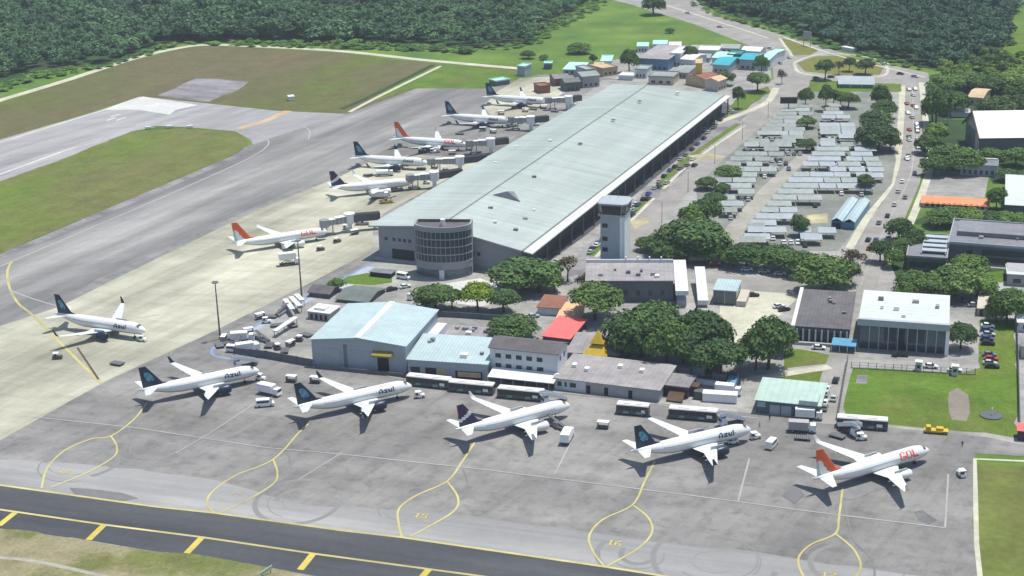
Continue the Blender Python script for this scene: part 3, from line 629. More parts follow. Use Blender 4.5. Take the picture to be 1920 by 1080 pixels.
for kind, x, y, a, lab, _ in PLANES:
    src = PROT[kind]; o = src if kind not in PP else copy_tree(src); PP[kind] = 1
    o.location = (x-GX*math.cos(R(a)), y-GX*math.sin(R(a)), .1); o.rotation_euler = (0, 0, R(a)); o['label'] = lab; o['group'] = 'airliners on the apron'
# ------------------------------------------------------------------ vehicles
def wheels(root, xs, y, r, wd=.3, name='wheel'):
    for x in xs:
        for sd in (1, -1):
            mb = MB(); mb.tube((x, sd*y-wd/2, r), (x, sd*y+wd/2, r), r, r, 12, 0); mb.tube((x, sd*y-wd/2-.01, r), (x, sd*y+wd/2+.01, r), r*.5, r*.5, 8, 1)
            mb.build(name, ['tyre', 'metal_grey'], root)
def make_bus(ln=14, body='metal_dark'):
    b = thing('apron_bus', 'x', 'bus'); mb = MB(); mb.taper(-ln/2, ln/2, -1.5, 1.5, .35, 2.95, .12, .06); mb.build('body', body, b)
    mb = MB(); mb.taper(-ln/2+.05, ln/2-.05, -1.48, 1.48, 2.95, 3.25, .15, .2); mb.box(-ln*.3, -ln*.08, -.8, .8, 3.2, 3.45); mb.box(ln*.1, ln*.3, -.8, .8, 3.2, 3.45); mb.build('roof', 'roof_white_plain', b)
    for sd in (1, -1):
        mb = MB(); n = int(ln/2)
        for k in range(n):
            x0 = -ln/2+.5+k*(ln-1)/n; mb.box(x0, x0+(ln-1)/n-.15, sd*1.47-.03, sd*1.47+.03, 1.35, 2.6)
        mb.build('side_windows', 'window_glass', b)
        for x, z0, z1, m_ in ((-ln*.28, .5, 1.25, 'green_panel'), (ln*.12, .5, 1.25, 'green_panel'), (ln*.28, 1.0, 1.9, 'metal_white')):
            mb = MB(); mb.box(x, x+1.6, sd*1.5-.04, sd*1.5+.04, z0, z1); mb.build('side_panel', m_, b)
    for x in (-ln/2, ln/2):
        mb = MB(); mb.box(x-.05 if x > 0 else x-.0, x+.02 if x > 0 else x+.08, -1.25, 1.25, 1.1, 2.5); mb.build('windscreen', 'dark_glass', b)
    wheels(b, (-ln*.3, ln*.3), 1.35, .5); return b
def make_van(body='metal_white'):
    b = thing('van', 'x', 'van'); mb = MB(); mb.prism([(-2.6, .35), (2.7, .35), (2.75, 1.0), (2.1, 1.3), (1.4, 2.3), (-2.5, 2.4), (-2.65, 1.2)], -.95, .95)
    mb.v = [(x, z, y) for x, y, z in mb.v]; mb.f = [f[::-1] for f in mb.f]; mb.build('body', body, b)
    mb = MB(); mb.face([(2.11, -.85, 1.33), (2.11, .85, 1.33), (1.47, .85, 2.24), (1.47, -.85, 2.24)]); mb.build('windscreen', 'dark_glass', b)
    for sd in (1, -1):
        mb = MB(); mb.box(-2.3, 1.2, sd*.96-.02, sd*.96+.02, 1.4, 2.05); mb.build('side_windows', 'dark_glass', b)
    wheels(b, (-1.7, 1.8), .85, .36, .24); return b
def make_truck(kind='box'):
    b = thing('service_truck', 'x', 'truck'); mb = MB(); mb.taper(1.9, 3.9, -1.15, 1.15, .55, 2.5, .25, .08); mb.build('cab', 'metal_white', b)
    mb = MB(); mb.box(3.62, 3.80, -.95, .95, 1.5, 2.25); mb.build('windscreen', 'dark_glass', b)
    mb = MB(); mb.box(-3.8, 3.7, -.6, .6, .5, .85); mb.build('chassis', 'metal_dark', b)
    if kind == 'box':
        mb = MB(); mb.box(-3.8, 1.7, -1.25, 1.25, .95, 3.3); mb.build('cargo_box', 'metal_white', b)
    elif kind == 'high':
        mb = MB(); mb.box(-3.8, 2.6, -1.25, 1.25, 2.7, 4.9); mb.build('cargo_box', 'metal_white', b)
        mb = MB()
        for sd in (1, -1): mb.tube((-3, sd*.9, .85), (1.6, sd*.9, 2.7), .1); mb.tube((1.6, sd*.9, .85), (-3, sd*.9, 2.7), .1)
        mb.build('scissor_lift', 'metal_dark', b)
    elif kind == 'tank':
        mb = MB(); mb.tube((-3.8, 0, 1.9), (1.6, 0, 1.9), 1.1, 1.1, 14); mb.build('tank', 'metal_white', b)
    elif kind == 'stairs':
        mb = MB()
        for i in range(14): x = -3.4+i*.42; mb.box(x, x+.44, -.8, .8, .9+i*.17, 1.0+i*.17)
        mb.box(2.4, 4.4, -.9, .9, 3.2, 3.35); mb.build('staircase', 'metal_grey', b)
        mb = MB()
        for sd in (1, -1): mb.slab([(-3.5, sd*.85-.05, 2.0), (2.4, sd*.85-.05, 4.3), (2.4, sd*.85+.05, 4.3), (-3.5, sd*.85+.05, 2.0)], 1.0); mb.box(2.4, 4.4, sd*.9-.05, sd*.9+.05, 3.3, 4.4)
        mb.build('side_rail', 'metal_white', b)
        mb = MB()
        for x in (-3, 2.2): mb.box(x, x+.2, -.7, .7, .8, 1.0 if x < 0 else 3.2)
        mb.build('stair_support', 'metal_grey', b)
    wheels(b, (-2.6, 2.6), 1.0, .48, .3); return b
def make_tug(col='metal_white'):
    b = thing('baggage_tug', 'x', 'tug'); mb = MB(); mb.taper(-1.5, 1.6, -.75, .75, .3, 1.0, .08, .05); mb.taper(.5, 1.5, -.65, .65, 1.0, 1.2, .1, .1); mb.build('body', col, b)
    mb = MB(); mb.box(-1.3, .5, -.75, .75, 1.95, 2.07); mb.build('canopy', 'metal_white', b)
    mb = MB()
    for x in (-1.2, .4):
        for y in (-.68, .68): mb.tube((x, y, 1), (x, y, 1.96), .05, n=5)
    mb.build('canopy_post', 'metal_dark', b)
    mb = MB(); mb.box(-1.0, -.45, -.5, .5, 1.0, 1.35); mb.build('seat', 'black', b)
    wheels(b, (-1.0, 1.0), .66, .34, .22); return b
def make_cart(cover=True):
    b = thing('baggage_cart', 'x', 'cart'); mb = MB(); mb.box(-1.6, 1.6, -.8, .8, .45, .6); mb.build('platform', 'metal_dark', b)
    if cover:
        mb = MB(); mb.box(-1.65, 1.65, -.85, .85, 2.0, 2.1); mb.build('canopy', 'metal_white', b)
        
        for x in (-1.6, 1.52): mb = MB(); mb.box(x, x+.08, -.8, .8, .6, 2.0); mb.build('end_panel', 'metal_grey', b)
    mb = MB(); mb.tube((1.6, 0, .5), (2.6, 0, .4), .05); mb.build('tow_bar', 'metal_dark', b)
    wheels(b, (-1.1, 1.1), .7, .25, .18); return b
def make_loader(col='yellow'):
    b = thing('belt_loader', 'x', 'belt loader'); mb = MB(); mb.taper(-3, 2.6, -.9, .9, .35, 1.0, .1, .05); mb.build('body', col, b)
    mb = MB(); mb.slab([(-3.2, -.5, 1.3), (4.2, -.5, 2.9), (4.2, .5, 2.9), (-3.2, .5, 1.3)], .25); mb.build('conveyor', 'metal_dark', b)
    mb = MB(); mb.box(-.6, .4, .5, .9, 1.0, 2.0); mb.build('cab', 'metal_grey', b)
    mb = MB(); mb.tube((1.5, -.4, .9), (2.2, -.4, 2.3), .08); mb.tube((1.5, .4, .9), (2.2, .4, 2.3), .08); mb.build('lift_arm', 'metal_grey', b)
    wheels(b, (-1.9, 1.7), .8, .36, .24); return b
def make_dolly():
    b = thing('cargo_dolly', 'x', 'dolly'); mb = MB(); mb.box(-2.2, 2.2, -1.3, 1.3, .5, .68); mb.build('platform', 'metal_dark', b)
    mb = MB()
    for i in range(8): mb.tube((-2+i*.56, -1.1, .74), (-2+i*.56, 1.1, .74), .07, n=6)
    mb.build('rollers', 'metal_grey', b); wheels(b, (-1.5, 1.5), 1.1, .26, .2); return b
VEH = {'bus': make_bus(14), 'shortbus': make_bus(9.5, 'metal_dark'), 'van': make_van(), 'box': make_truck('box'), 'high': make_truck('high'), 'tank': make_truck('tank'),
       'stairs': make_truck('stairs'), 'tug': make_tug(), 'darktug': make_tug('metal_dark'), 'cart': make_cart(), 'dolly': make_dolly(), 'loader': make_loader(), 'greyloader': make_loader('metal_grey'), 'pinktruck': make_truck('box')}
for c_ in VEH['pinktruck'].children:
    if c_.name.startswith('cargo_box'): c_.data.materials[0] = MM('pink_grey')
GV = 'ground vehicles on the apron'
V = [('bus', 805, 724, -19, 'white roofed apron bus first in the row in front of the blue roofed hangar', 'apron buses'),
 ('bus', 885, 735, -17, 'white roofed apron bus second in the row below the white canopy', 'apron buses'),
 ('bus', 977, 747, -17, 'white roofed apron bus third in the row, behind the purple tailed airliner wing', 'apron buses'),
 ('shortbus', 1187, 776, -16, 'short dark bus with white roof standing alone in front of the long grey building', 'apron buses'),
 ('bus', 1300, 785, -15, 'white roofed apron bus behind the wing of the airliner next to the green roofed building', 'apron buses'),
 ('bus', 1616, 802, -14, 'white roofed apron bus beside the edge of the lawn behind the orange tailed airliner', 'apron buses'),
 ('stairs', 462, 688, -150, 'white boarding stairs truck behind the first front row airliner nose', GV),
 ('tug', 489, 713, -20, 'white topped baggage tug in front of the first front row airliner nose', GV),
 ('box', 506, 740, -30, 'white box truck between the first two front row airliners', GV),
 ('van', 497, 762, 10, 'white roofed dark windowed van in front of the box truck between the first two airliners', GV),
 ('high', 543, 497, 15, 'white high lift catering truck by the orange tailed airliner on the beige stand', GV),
 ('darktug', 601, 470, 20, 'dark baggage tug in front of the orange tailed airliner on the beige stand', GV),
 ('darktug', 632, 455, 40, 'dark baggage tug near the bridge nearest the round office tower', GV),
 ('loader', 725, 381, 15, 'yellow belt loader beside the purple tailed airliner docked at the terminal', GV),
 ('tug', 267, 640, -25, 'white aircraft tug at the nose of the airliner alone on the beige concrete', GV),
 ('dolly', 220, 684, -25, 'low flat dolly at the edge of the beige concrete below the lone airliner', GV),
 ('darktug', 108, 673, 0, 'small dark tug on the beige concrete at the left', GV),
 ('cart', 592, 718, -15, 'white covered baggage cart behind the second front row airliner tail', GV),
 ('cart', 547, 716, -15, 'white covered baggage cart in front of the low dark wall by the hangar', GV),
 ('tug', 787, 746, 10, 'white baggage tug at the nose of the second front row airliner', GV),
 ('stairs', 1040, 757, -160, 'white boarding stairs truck behind the purple tailed airliner nose', GV),
 ('greyloader', 1047, 803, 130, 'grey belt loader at the near side of the purple tailed airliner nose', GV),
 ('box', 1064, 826, 75, 'white box truck seen end on, in front of the purple tailed airliner', GV),
 ('cart', 1131, 803, -15, 'white covered baggage cart alone between purple tailed airliner and the next one', GV),
 ('stairs', 1372, 796, -160, 'white boarding stairs truck behind the fourth front row airliner nose', GV),
 ('tug', 1374, 832, 10, 'white baggage tug under the nose of the airliner near the green roofed building', GV),
 ('greyloader', 1350, 824, 200, 'grey belt loader under the belly of the airliner near the green roofed building', GV),
 ('tug', 1416, 823, 20, 'small white tug just ahead of the airliner near the green roofed building', GV),
 ('van', 1447, 838, 60, 'white van standing apart on the apron ahead of the fourth front row airliner', GV),
 ('pinktruck', 1504, 810, -12, 'pinkish grey box truck in front of the green roofed building', GV),
 ('dolly', 1505, 824, -15, 'low flat dolly beside the pinkish grey truck', GV),
 ('box', 1516, 786, -12, 'white box truck against the front of the green roofed building', GV),
 ('stairs', 1590, 812, -60, 'white boarding stairs truck beside the bus at the lawn edge', GV),
 ('dolly', 1570, 820, -40, 'long flat dolly behind the far wing tip of the nearest orange tailed airliner', GV),
 ('tug', 1615, 825, 0, 'small white tug ahead of the stairs truck at the lawn edge', GV),
 ('tug', 1802, 893, 100, 'white tug alone on the apron right of the nearest orange tailed airliner', GV),
 ('box', 712, 372, 10, 'white box truck beside the yellow belt loader at the terminal', GV),
 ('dolly', 690, 330, 0, 'low dolly behind the docked purple tailed airliner', GV),
 ('dolly', 862, 252, -5, 'row of low cargo dollies under the tail of the second farthest airliner', GV),
 ('tank', 722, 330, 5, 'white fuel tanker beside the docked airliner ahead of the purple tailed one', GV),
 ('cart', 905, 246, 0, 'white covered baggage cart near the nose of the second farthest airliner', GV),
 ('cart', 925, 250, -20, 'white covered baggage cart by the bridge of the second farthest airliner', GV),
 ('tug', 812, 287, 0, 'white baggage tug by the far red tailed airliner', GV),
 ('cart', 985, 210, -10, 'white covered baggage cart near the nose of the farthest airliner', GV),
 ('cart', 940, 215, -10, 'white covered baggage cart behind the wing of the farthest airliner', GV),
 ('box', 1075, 205, -20, 'white box truck beside the last boarding bridge', GV),
 ('tug', 1005, 236, 10, 'white tug beside the second last boarding bridge', GV),
 ('box', 455, 640, 5, 'white box truck in the equipment yard at the apron corner', 'vehicles in the equipment yard'),
 ('van', 440, 660, -10, 'white van in the equipment yard beside the floodlight mast', 'vehicles in the equipment yard'),
 ('box', 465, 660, 20, 'white box truck in the equipment yard next to the low dark wall', 'vehicles in the equipment yard'),
 ('tug', 500, 606, 0, 'white tug in the equipment yard beside the slanted white ramps', 'vehicles in the equipment yard'),
 ('dolly', 520, 612, 15, 'flat dolly in the equipment yard beside the slanted white ramps', 'vehicles in the equipment yard'),
 ('dolly', 430, 645, 30, 'flat dolly stacked in the equipment yard behind the white vans', 'vehicles in the equipment yard'),
 ('van', 690, 590, 40, 'white van parked behind the blue roofed hangar', 'vehicles behind the hangars'),
 ('van', 775, 560, 60, 'white van parked below the round office tower', 'vehicles behind the hangars'),
 ('van', 757, 523, -30, 'white van parked against the left of the round office tower', 'vehicles behind the hangars'),
 ('box', 1365, 740, -18, 'white box truck in the cluttered yard beside the blue container', 'vehicles in the cluttered yard')]
for t, u, v, rz, lab, g in V: place(VEH[t], USED, G(u, v)+Vector((0, 0, .1)), rz, lab, g)
for i, (u, v) in enumerate([(412, 650), (420, 640), (436, 636), (446, 650), (470, 646), (478, 652), (452, 628), (466, 626), (482, 634), (494, 640), (505, 650), (520, 655), (534, 660), (488, 598), (508, 596), (528, 590), (548, 612), (560, 640), (575, 630), (545, 650)]):
    k = ('dolly', 'cart', 'dolly', 'greyloader', 'dolly', 'darktug')[i % 6]
    lab = {'dolly': 'flat cargo dolly stored in the crowded equipment yard at the apron corner', 'cart': 'white covered cart stored in the crowded equipment yard at the apron corner', 'greyloader': 'grey belt loader stored in the crowded equipment yard at the apron corner', 'darktug': 'dark tug stored in the crowded equipment yard at the apron corner'}[k]
    place(VEH[k], USED, G(u, v)+Vector((0, 0, .1)), rnd.uniform(0, 180), lab, 'equipment stored in the yard')
for i, (u, v) in enumerate([(790, 318), (815, 316), (835, 322), (775, 352), (745, 358), (800, 345), (880, 282), (895, 286), (848, 290), (790, 286), (930, 240), (960, 238), (975, 232), (915, 232), (1000, 206), (1020, 204), (965, 205), (1040, 210), (680, 422), (650, 430), (665, 440)]):
    k = ('dolly', 'cart', 'darktug', 'dolly', 'greyloader', 'tug', 'cart')[i % 7]
    lab = {'dolly': 'flat cargo dolly waiting by the boarding bridges of the terminal', 'cart': 'white covered cart waiting by the boarding bridges of the terminal', 'darktug': 'dark tug waiting by the boarding bridges of the terminal', 'greyloader': 'grey belt loader waiting by the boarding bridges of the terminal', 'tug': 'white tug waiting by the boarding bridges of the terminal'}[k]
    place(VEH[k], USED, G(u, v)+Vector((0, 0, .1)), rnd.uniform(-30, 30), lab, 'equipment by the boarding bridges')
# yellow flatbed, red roofed hut handled with the buildings
yf = thing('yellow_flatbed', 'yellow flatbed vehicle parked at the lower edge of the right lawn', 'vehicle', G(1755, 812)+Vector((0, 0, .1)), -14)
mb = MB(); mb.box(-3.2, 3.2, -1.1, 1.1, .5, 1.0); mb.build('bed', 'yellow', yf); mb = MB(); mb.taper(-2.9, -1.3, -1, 1, 1.0, 2.0, .2, .1); mb.build('cab', 'yellow', yf)
mb = MB(); mb.box(.0, 1.9, -.8, .8, 1.0, 1.7); mb.build('load', 'yellow', yf); wheels(yf, (-2.2, 2.2), .95, .42)
# cars: small in the photo, one mesh each
def car_mesh(name, col):
    mb = MB(); prof = [(-2.1, .3), (2.1, .3), (2.15, .7), (1.2, .86), (-1.9, .95), (-2.15, .7)]
    def ext(p, hw, mi): 
        n = len(p); i = len(mb.v); mb.v += [(x, -hw, z) for x, z in p]+[(x, hw, z) for x, z in p]
        for k in range(n): q = (k+1) % n; mb.f.append((i+k, i+n+k, i+n+q, i+q)); mb.m.append(mi)
        mb.f.append(tuple(i+k for k in range(n))); mb.m.append(mi); mb.f.append(tuple(i+n+n-1-k for k in range(n))); mb.m.append(mi)
    ext(prof, .88, 0); ext([(-1.75, .94), (1.05, .87), (.35, 1.38), (-1.3, 1.42)], .74, 1); ext([(.25, 1.38), (-1.25, 1.42), (-1.2, 1.46), (.2, 1.44)], .70, 0)
    for x in (-1.3, 1.3): mb.tube((x, -.9, .33), (x, .9, .33), .33, .33, 8, 2)
    return mb.build(name, [col, 'dark_glass', 'tyre'])
CARS = {k: car_mesh('parked_car', 'car_'+k) for k in CARCOL}
for k in CARS: CARS[k]['category'] = 'car'
CW = ['white']*5+['silver']*4+['black']*3+['grey']*3+['red', 'blue']
def car(u, v, rz, label, group, col=None, name='parked_car'):
    col = col or rnd.choice(CW); src = CARS[col]; key = 'car'+col
    o = src if not USED.get(key) else src.copy()
    if USED.get(key): COL.objects.link(o)
    USED[key] = True; o.name = name
    o.location = G(u, v)+Vector((0, 0, .12)); o.rotation_euler = (0, 0, R(rz)); o['label'] = label.format(col); o['category'] = 'car'; o['group'] = group
    return o
# ------------------------------------------------------------------ trees
def leaf_cloud(nclump, nleaf, leaf, seed, flat=.8, droop=0., rad=(.26, .40)):
    """unit crown: leaf-sized quads spread round clumps inside an uneven ellipsoid"""
    g = np.random.default_rng(seed); V = []
    for _ in range(nclump):
        d = g.normal(size=3); d /= np.linalg.norm(d); d[2] = abs(d[2])*1.05-.42
        r = g.uniform(.45, .78); c = d*r*np.array([1, 1, flat]); cr = g.uniform(*rad)
        n = g.normal(size=(nleaf, 3)); n /= np.linalg.norm(n, axis=1)[:, None]; n[:, 2] = np.where(n[:, 2] < -.35, -n[:, 2], n[:, 2])
        p = c+n*(cr*g.uniform(.72, 1.08, size=(nleaf, 1)))*np.array([1, 1, .8])
        nn = n+np.array([0, 0, .25])+g.normal(scale=.36, size=n.shape); nn /= np.linalg.norm(nn, axis=1)[:, None]
        t = np.cross(nn, g.normal(size=n.shape)); t /= np.linalg.norm(t, axis=1)[:, None]; b = np.cross(nn, t)
        s = leaf*g.uniform(.6, 1.25, size=(nleaf, 1)); e = s*g.uniform(.55, .9, size=(nleaf, 1))
        V.append(np.stack([p-t*s-b*e*.4, p-t*s*.2-b*e, p+t*s+b*e*.3, p+t*s*.1+b*e], 1))
    return np.concatenate(V).astype(np.float32)
def quads_mesh(name, Q, m_):
    n = len(Q); me = bpy.data.meshes.new(name); me.vertices.add(n*4); me.loops.add(n*4); me.polygons.add(n)
    me.vertices.foreach_set('co', Q.reshape(-1)); me.loops.foreach_set('vertex_index', np.arange(n*4, dtype=np.int32))
    me.polygons.foreach_set('loop_start', np.arange(0, n*4, 4, dtype=np.int32)); me.polygons.foreach_set('loop_total', np.full(n, 4, dtype=np.int32))
    me.materials.append(MM(m_)); me.update(calc_edges=True); return me
CROWN = {}
for mname, key in (('leaf_dark', 'd'), ('leaf_mid', 'm'), ('leaf_lime', 'l'), ('leaf_brown', 'b'), ('leaf_forest', 'f')):
    CROWN[key] = [quads_mesh('crown', leaf_cloud(34 if key != 'b' else 14, 150 if key != 'b' else 60, .078, 11*i+ord(key), .85, rad=(.32, .48)), mname) for i in range(3)]
def trunk_mesh(seed):
    r = random.Random(seed); mb = MB(); mb.tube((0, 0, -.05), (.05, .03, .5), .075, .05, 7)
    for k in range(5):
        a = k*1.257+r.uniform(-.3, .3); p = Vector((.04, .02, .38+.03*k)); q = p+Vector((math.cos(a)*.38, math.sin(a)*.38, r.uniform(.22, .4))); mb.tube(p, q, .035, .012, 5)
    mb.tube((.05, .03, .5), (.02, .05, .85), .05, .02, 6)
    o = mb.build('trunk', 'bark'); me = o.data; bpy.data.objects.remove(o); return me
TRUNK = [trunk_mesh(i) for i in range(3)]
def tree(u, vtop, vbot, wpx, key, label, group, name='tree', trunkfrac=.25, loc=None):
    """tree from its outline in the picture: centre, top, foot and crown width"""
    b = loc or G(u, vbot); ww = wpx*1.12*MPP(u, vbot); trunkfrac *= .75; h = max(HGT(u, vbot, vtop), .9*ww*.6)
    # the crown hides its own foot: the visible lower edge is the crown's near side
    h = min(h, ww*1.9+3)
    t = thing(name, label, 'tree' if name == 'tree' else name.replace('_', ' '), b, rnd.uniform(0, 360), group)
    i = rnd.randrange(3); c = bpy.data.objects.new('crown', CROWN[key][i]); COL.objects.link(c); c.parent = t
    z0 = h*trunkfrac; rz = (h-z0)/2/.86; c.location = (0, 0, h-rz*.98); c.scale = (ww/2/.98, ww/2/.98, rz)
    k = bpy.data.objects.new('trunk', TRUNK[i]); COL.objects.link(k); k.parent = t; k.scale = (ww*.5, ww*.5, h-rz*.6)
    return t
TG = {'p': 'trees among the apron buildings', 'c': 'trees around the car park', 'r': 'trees on the right side', 'b': 'trees by the roundabout', 's': 'shrubs in the far meadow'}
T = [(816, 527, 581, 72, 'd', 'p', 'broad dark tree left of the lime green one below the round office tower', .3),
 (848, 535, 580, 40, 'd', 'p', 'small dark tree squeezed against the left of the lime green tree', .3),
 (896, 523, 583, 58, 'l', 'p', 'bright lime green tree below the round office tower', .35),
 (945, 536, 586, 58, 'd', 'p', 'dark tree right of the lime green tree', .3),
 (985, 474, 545, 118, 'd', 'p', 'wide dark tree against the right end wall of the terminal', .15),
 (960, 592, 634, 84, 'd', 'p', 'low dark tree behind the grey roof of the white two storey house', .15),
 (1116, 521, 600, 92, 'd', 'p', 'round dark tree in front of the low building of the control tower', .25),
 (1205, 560, 668, 120, 'd', 'p', 'largest dark tree of the clump right of the grey hipped roof', .15),
 (1250, 580, 690, 80, 'm', 'p', 'lighter green tree in the middle of the big clump', .15),
 (1310, 563, 670, 100, 'd', 'p', 'dark tree at the back right of the big clump', .15),
 (1347, 624, 712, 92, 'd', 'p', 'round dark tree with a clear trunk above the cluttered yard', .28),
 (1440, 578, 692, 88, 'd', 'p', 'tall dark tree left of the small lawn and footpath', .15),
 (1064, 468, 528, 40, 'b', 'p', 'thin sparse brownish tree by the terminal road', .3),
 (1040, 500, 548, 30, 'd', 'p', 'small dark tree beside the sparse brownish one', .25),
 (1092, 505, 545, 26, 'b', 'p', 'small brownish bush tree by the low building of the control tower', .2),
 (632, 517, 545, 28, 'd', 'p', 'small dark tree beside the dark sheds near the beige stands', .2),
 (1300, 395, 484, 112, 'd', 'c', 'widest dark tree of the grove right of the control tower', .15),
 (1245, 430, 482, 70, 'd', 'c', 'low dark tree at the left of the grove right of the control tower', .15),
 (1322, 360, 425, 56, 'd', 'c', 'dark tree at the upper edge of the grove right of the control tower', .15),
 (1345, 430, 486, 50, 'd', 'c', 'dark tree at the right edge of the grove right of the control tower', .15),
 (1325, 328, 355, 38, 'd', 'c', 'small dark tree between the terminal road and the car park', .15),
 (1365, 306, 336, 46, 'd', 'c', 'small round dark tree at the left corner of the car park', .2),
 (1213, 440, 470, 40, 'm', 'c', 'small light green tree just right of the control tower', .15),
 (1355, 340, 362, 30, 'd', 'c', 'bushy dark tree over the first car park roofs', .15),
 (1400, 448, 502, 68, 'd', 'c', 'leftmost dark tree of the row along the lower car park edge', .2),
 (1460, 453, 506, 78, 'd', 'c', 'second dark tree of the row along the lower car park edge', .2),
 (1545, 468, 548, 100, 'd', 'c', 'large dark tree at the right end of the row along the lower car park edge', .15),
 (1598, 455, 510, 46, 'b', 'c', 'brownish green tree touching the main road by the large dark tree', .2),
 (1498, 396, 442, 34, 'd', 'c', 'dark tree standing alone in the lower car park beside the yellow bay', .2),
 (1512, 256, 284, 36, 'd', 'c', 'dark tree in the middle of the car park at the end of the pale lane', .15),
 (1513, 215, 240, 34, 'd', 'c', 'dark tree in the upper car park below the poplar like ones', .15),
 (1622, 320, 362, 30, 'd', 'c', 'dark tree in the right part of the car park between the bluish roofs', .2),
 (1646, 222, 280, 74, 'd', 'c', 'large dark tree at the upper right corner of the car park', .12),
 (1640, 200, 245, 56, 'd', 'c', 'dark tree behind the large one at the upper right corner of the car park', .12),
 (1650, 150, 212, 36, 'd', 'c', 'tall narrow dark tree between the car park and the main road', .2),
 (1668, 240, 285, 36, 'd', 'c', 'dark tree squeezed between the large corner tree and the main road', .15),
 (1510, 155, 203, 26, 'd', 'c', 'tall narrow dark tree right of the black roadside screen', .2),
 (1547, 150, 208, 24, 'd', 'c', 'thin dark tree behind the upper edge of the car park', .3),
 (1562, 160, 200, 30, 'd', 'c', 'dark tree in front of the long low kiosk at the upper car park edge', .3),
 (1590, 167, 203, 38, 'm', 'c', 'lighter green tree in front of the long low kiosk', .25),
 (1650, 444, 492, 42, 'd', 'c', 'round dark tree standing in the main road verge', .3),
 (1686, 400, 452, 50, 'd', 'r', 'dark tree between the main road and the dark office block', .12),
 (1690, 440, 482, 42, 'd', 'r', 'dark tree in front of the dark office block by the road', .15),
 (1715, 500, 553, 64, 'd', 'r', 'dark tree behind the white roofed hall', .15),
 (1790, 488, 555, 92, 'd', 'r', 'wide dark tree behind the right end of the white roofed hall', .15),
 (1820, 470, 520, 64, 'm', 'r', 'lighter green tree in front of the dark office block', .15),
 (1887, 524, 605, 66, 'd', 'r', 'large dark tree by the white houses at the right edge', .15),
 (1845, 520, 560, 40, 'm', 'r', 'small green tree beside the little bright lawn', .15),
 (1801, 594, 655, 54, 'd', 'r', 'dark tree against the right end wall of the white roofed hall', .15),
 (1785, 384, 420, 66, 'd', 'r', 'dark tree below the left half of the orange roof', .15),
 (1835, 390, 424, 60, 'm', 'r', 'green tree below the right half of the orange roof', .15),
 (1885, 392, 428, 60, 'm', 'r', 'green tree right of the orange roof, under the white roof', .15),
 (1868, 345, 392, 36, 'm', 'r', 'green tree squeezed between the orange roof and the white roof', .15),
 (1775, 262, 320, 70, 'd', 'r', 'large dark tree in front of the gabled barn', .12),
 (1752, 288, 330, 50, 'd', 'r', 'dark tree left of the grey blue house', .12),
 (1755, 222, 270, 44, 'm', 'r', 'green tree left of the gabled barn by the road', .15),
 (1905, 270, 312, 50, 'd', 'r', 'dark tree below the right part of the barn roof', .15),
 (1860, 275, 300, 46, 'd', 'r', 'dark tree between the barn and the grey blue house', .12),
 (1890, 312, 340, 40, 'd', 'r', 'dark tree right of the grey blue house', .12),
 (1755, 150, 235, 52, 'd', 'r', 'tall dark tree beside the main road opposite the kiosk', .12),
 (1790, 160, 215, 50, 'd', 'r', 'dark tree beside the tall lattice mast', .12),
 (1870, 170, 235, 70, 'd', 'r', 'big dark tree right behind the barn roof', .12),
 (1910, 165, 232, 56, 'd', 'r', 'dark tree at the right edge behind the barn roof', .12),
 (1915, 140, 190, 60, 'd', 'r', 'dark tree at the right edge beyond the pink house', .12),
 (1860, 135, 175, 50, 'd', 'r', 'dark tree behind the pink house', .12),
 (1815, 125, 165, 60, 'd', 'r', 'dark tree left of the pink house', .12),
 (1384, 155, 204, 22, 'd', 'b', 'narrow dark tree beyond the far right corner of the terminal roof', .3),
 (1420, 128, 172, 40, 'd', 'b', 'dark tree in front of the teal roofed houses', .3),
 (1360, 128, 160, 34, 'd', 'b', 'dark tree between the yellow block and the teal roofs', .2),
 (1180, 84, 136, 34, 'd', 'b', 'dark tree left of the blue roofed far building', .12),
 (1293, 80, 118, 32, 'd', 'b', 'dark tree right of the blue roofed far building', .12),
 (1427, 95, 140, 26, 'm', 'b', 'light tree at the bend of the road by the far houses', .2),
 (1547, 106, 150, 34, 'd', 'b', 'flat topped dark tree on the roundabout lawn', .4),
 (1573, 108, 140, 18, 'b', 'b', 'thin brownish tree on the roundabout lawn', .3),
 (1592, 104, 134, 22, 'd', 'b', 'small dark tree in the middle of the roundabout lawn', .4),
 (1622, 106, 140, 34, 'd', 'b', 'dark tree at the right end of the roundabout lawn', .3),
 (1466, 124, 158, 18, 'b', 'b', 'thin grey brown tree at the fork of the terminal road', .3),
 (1225, -14, 28, 42, 'd', 'b', 'big dark tree by the top edge beside the highway', .12)]
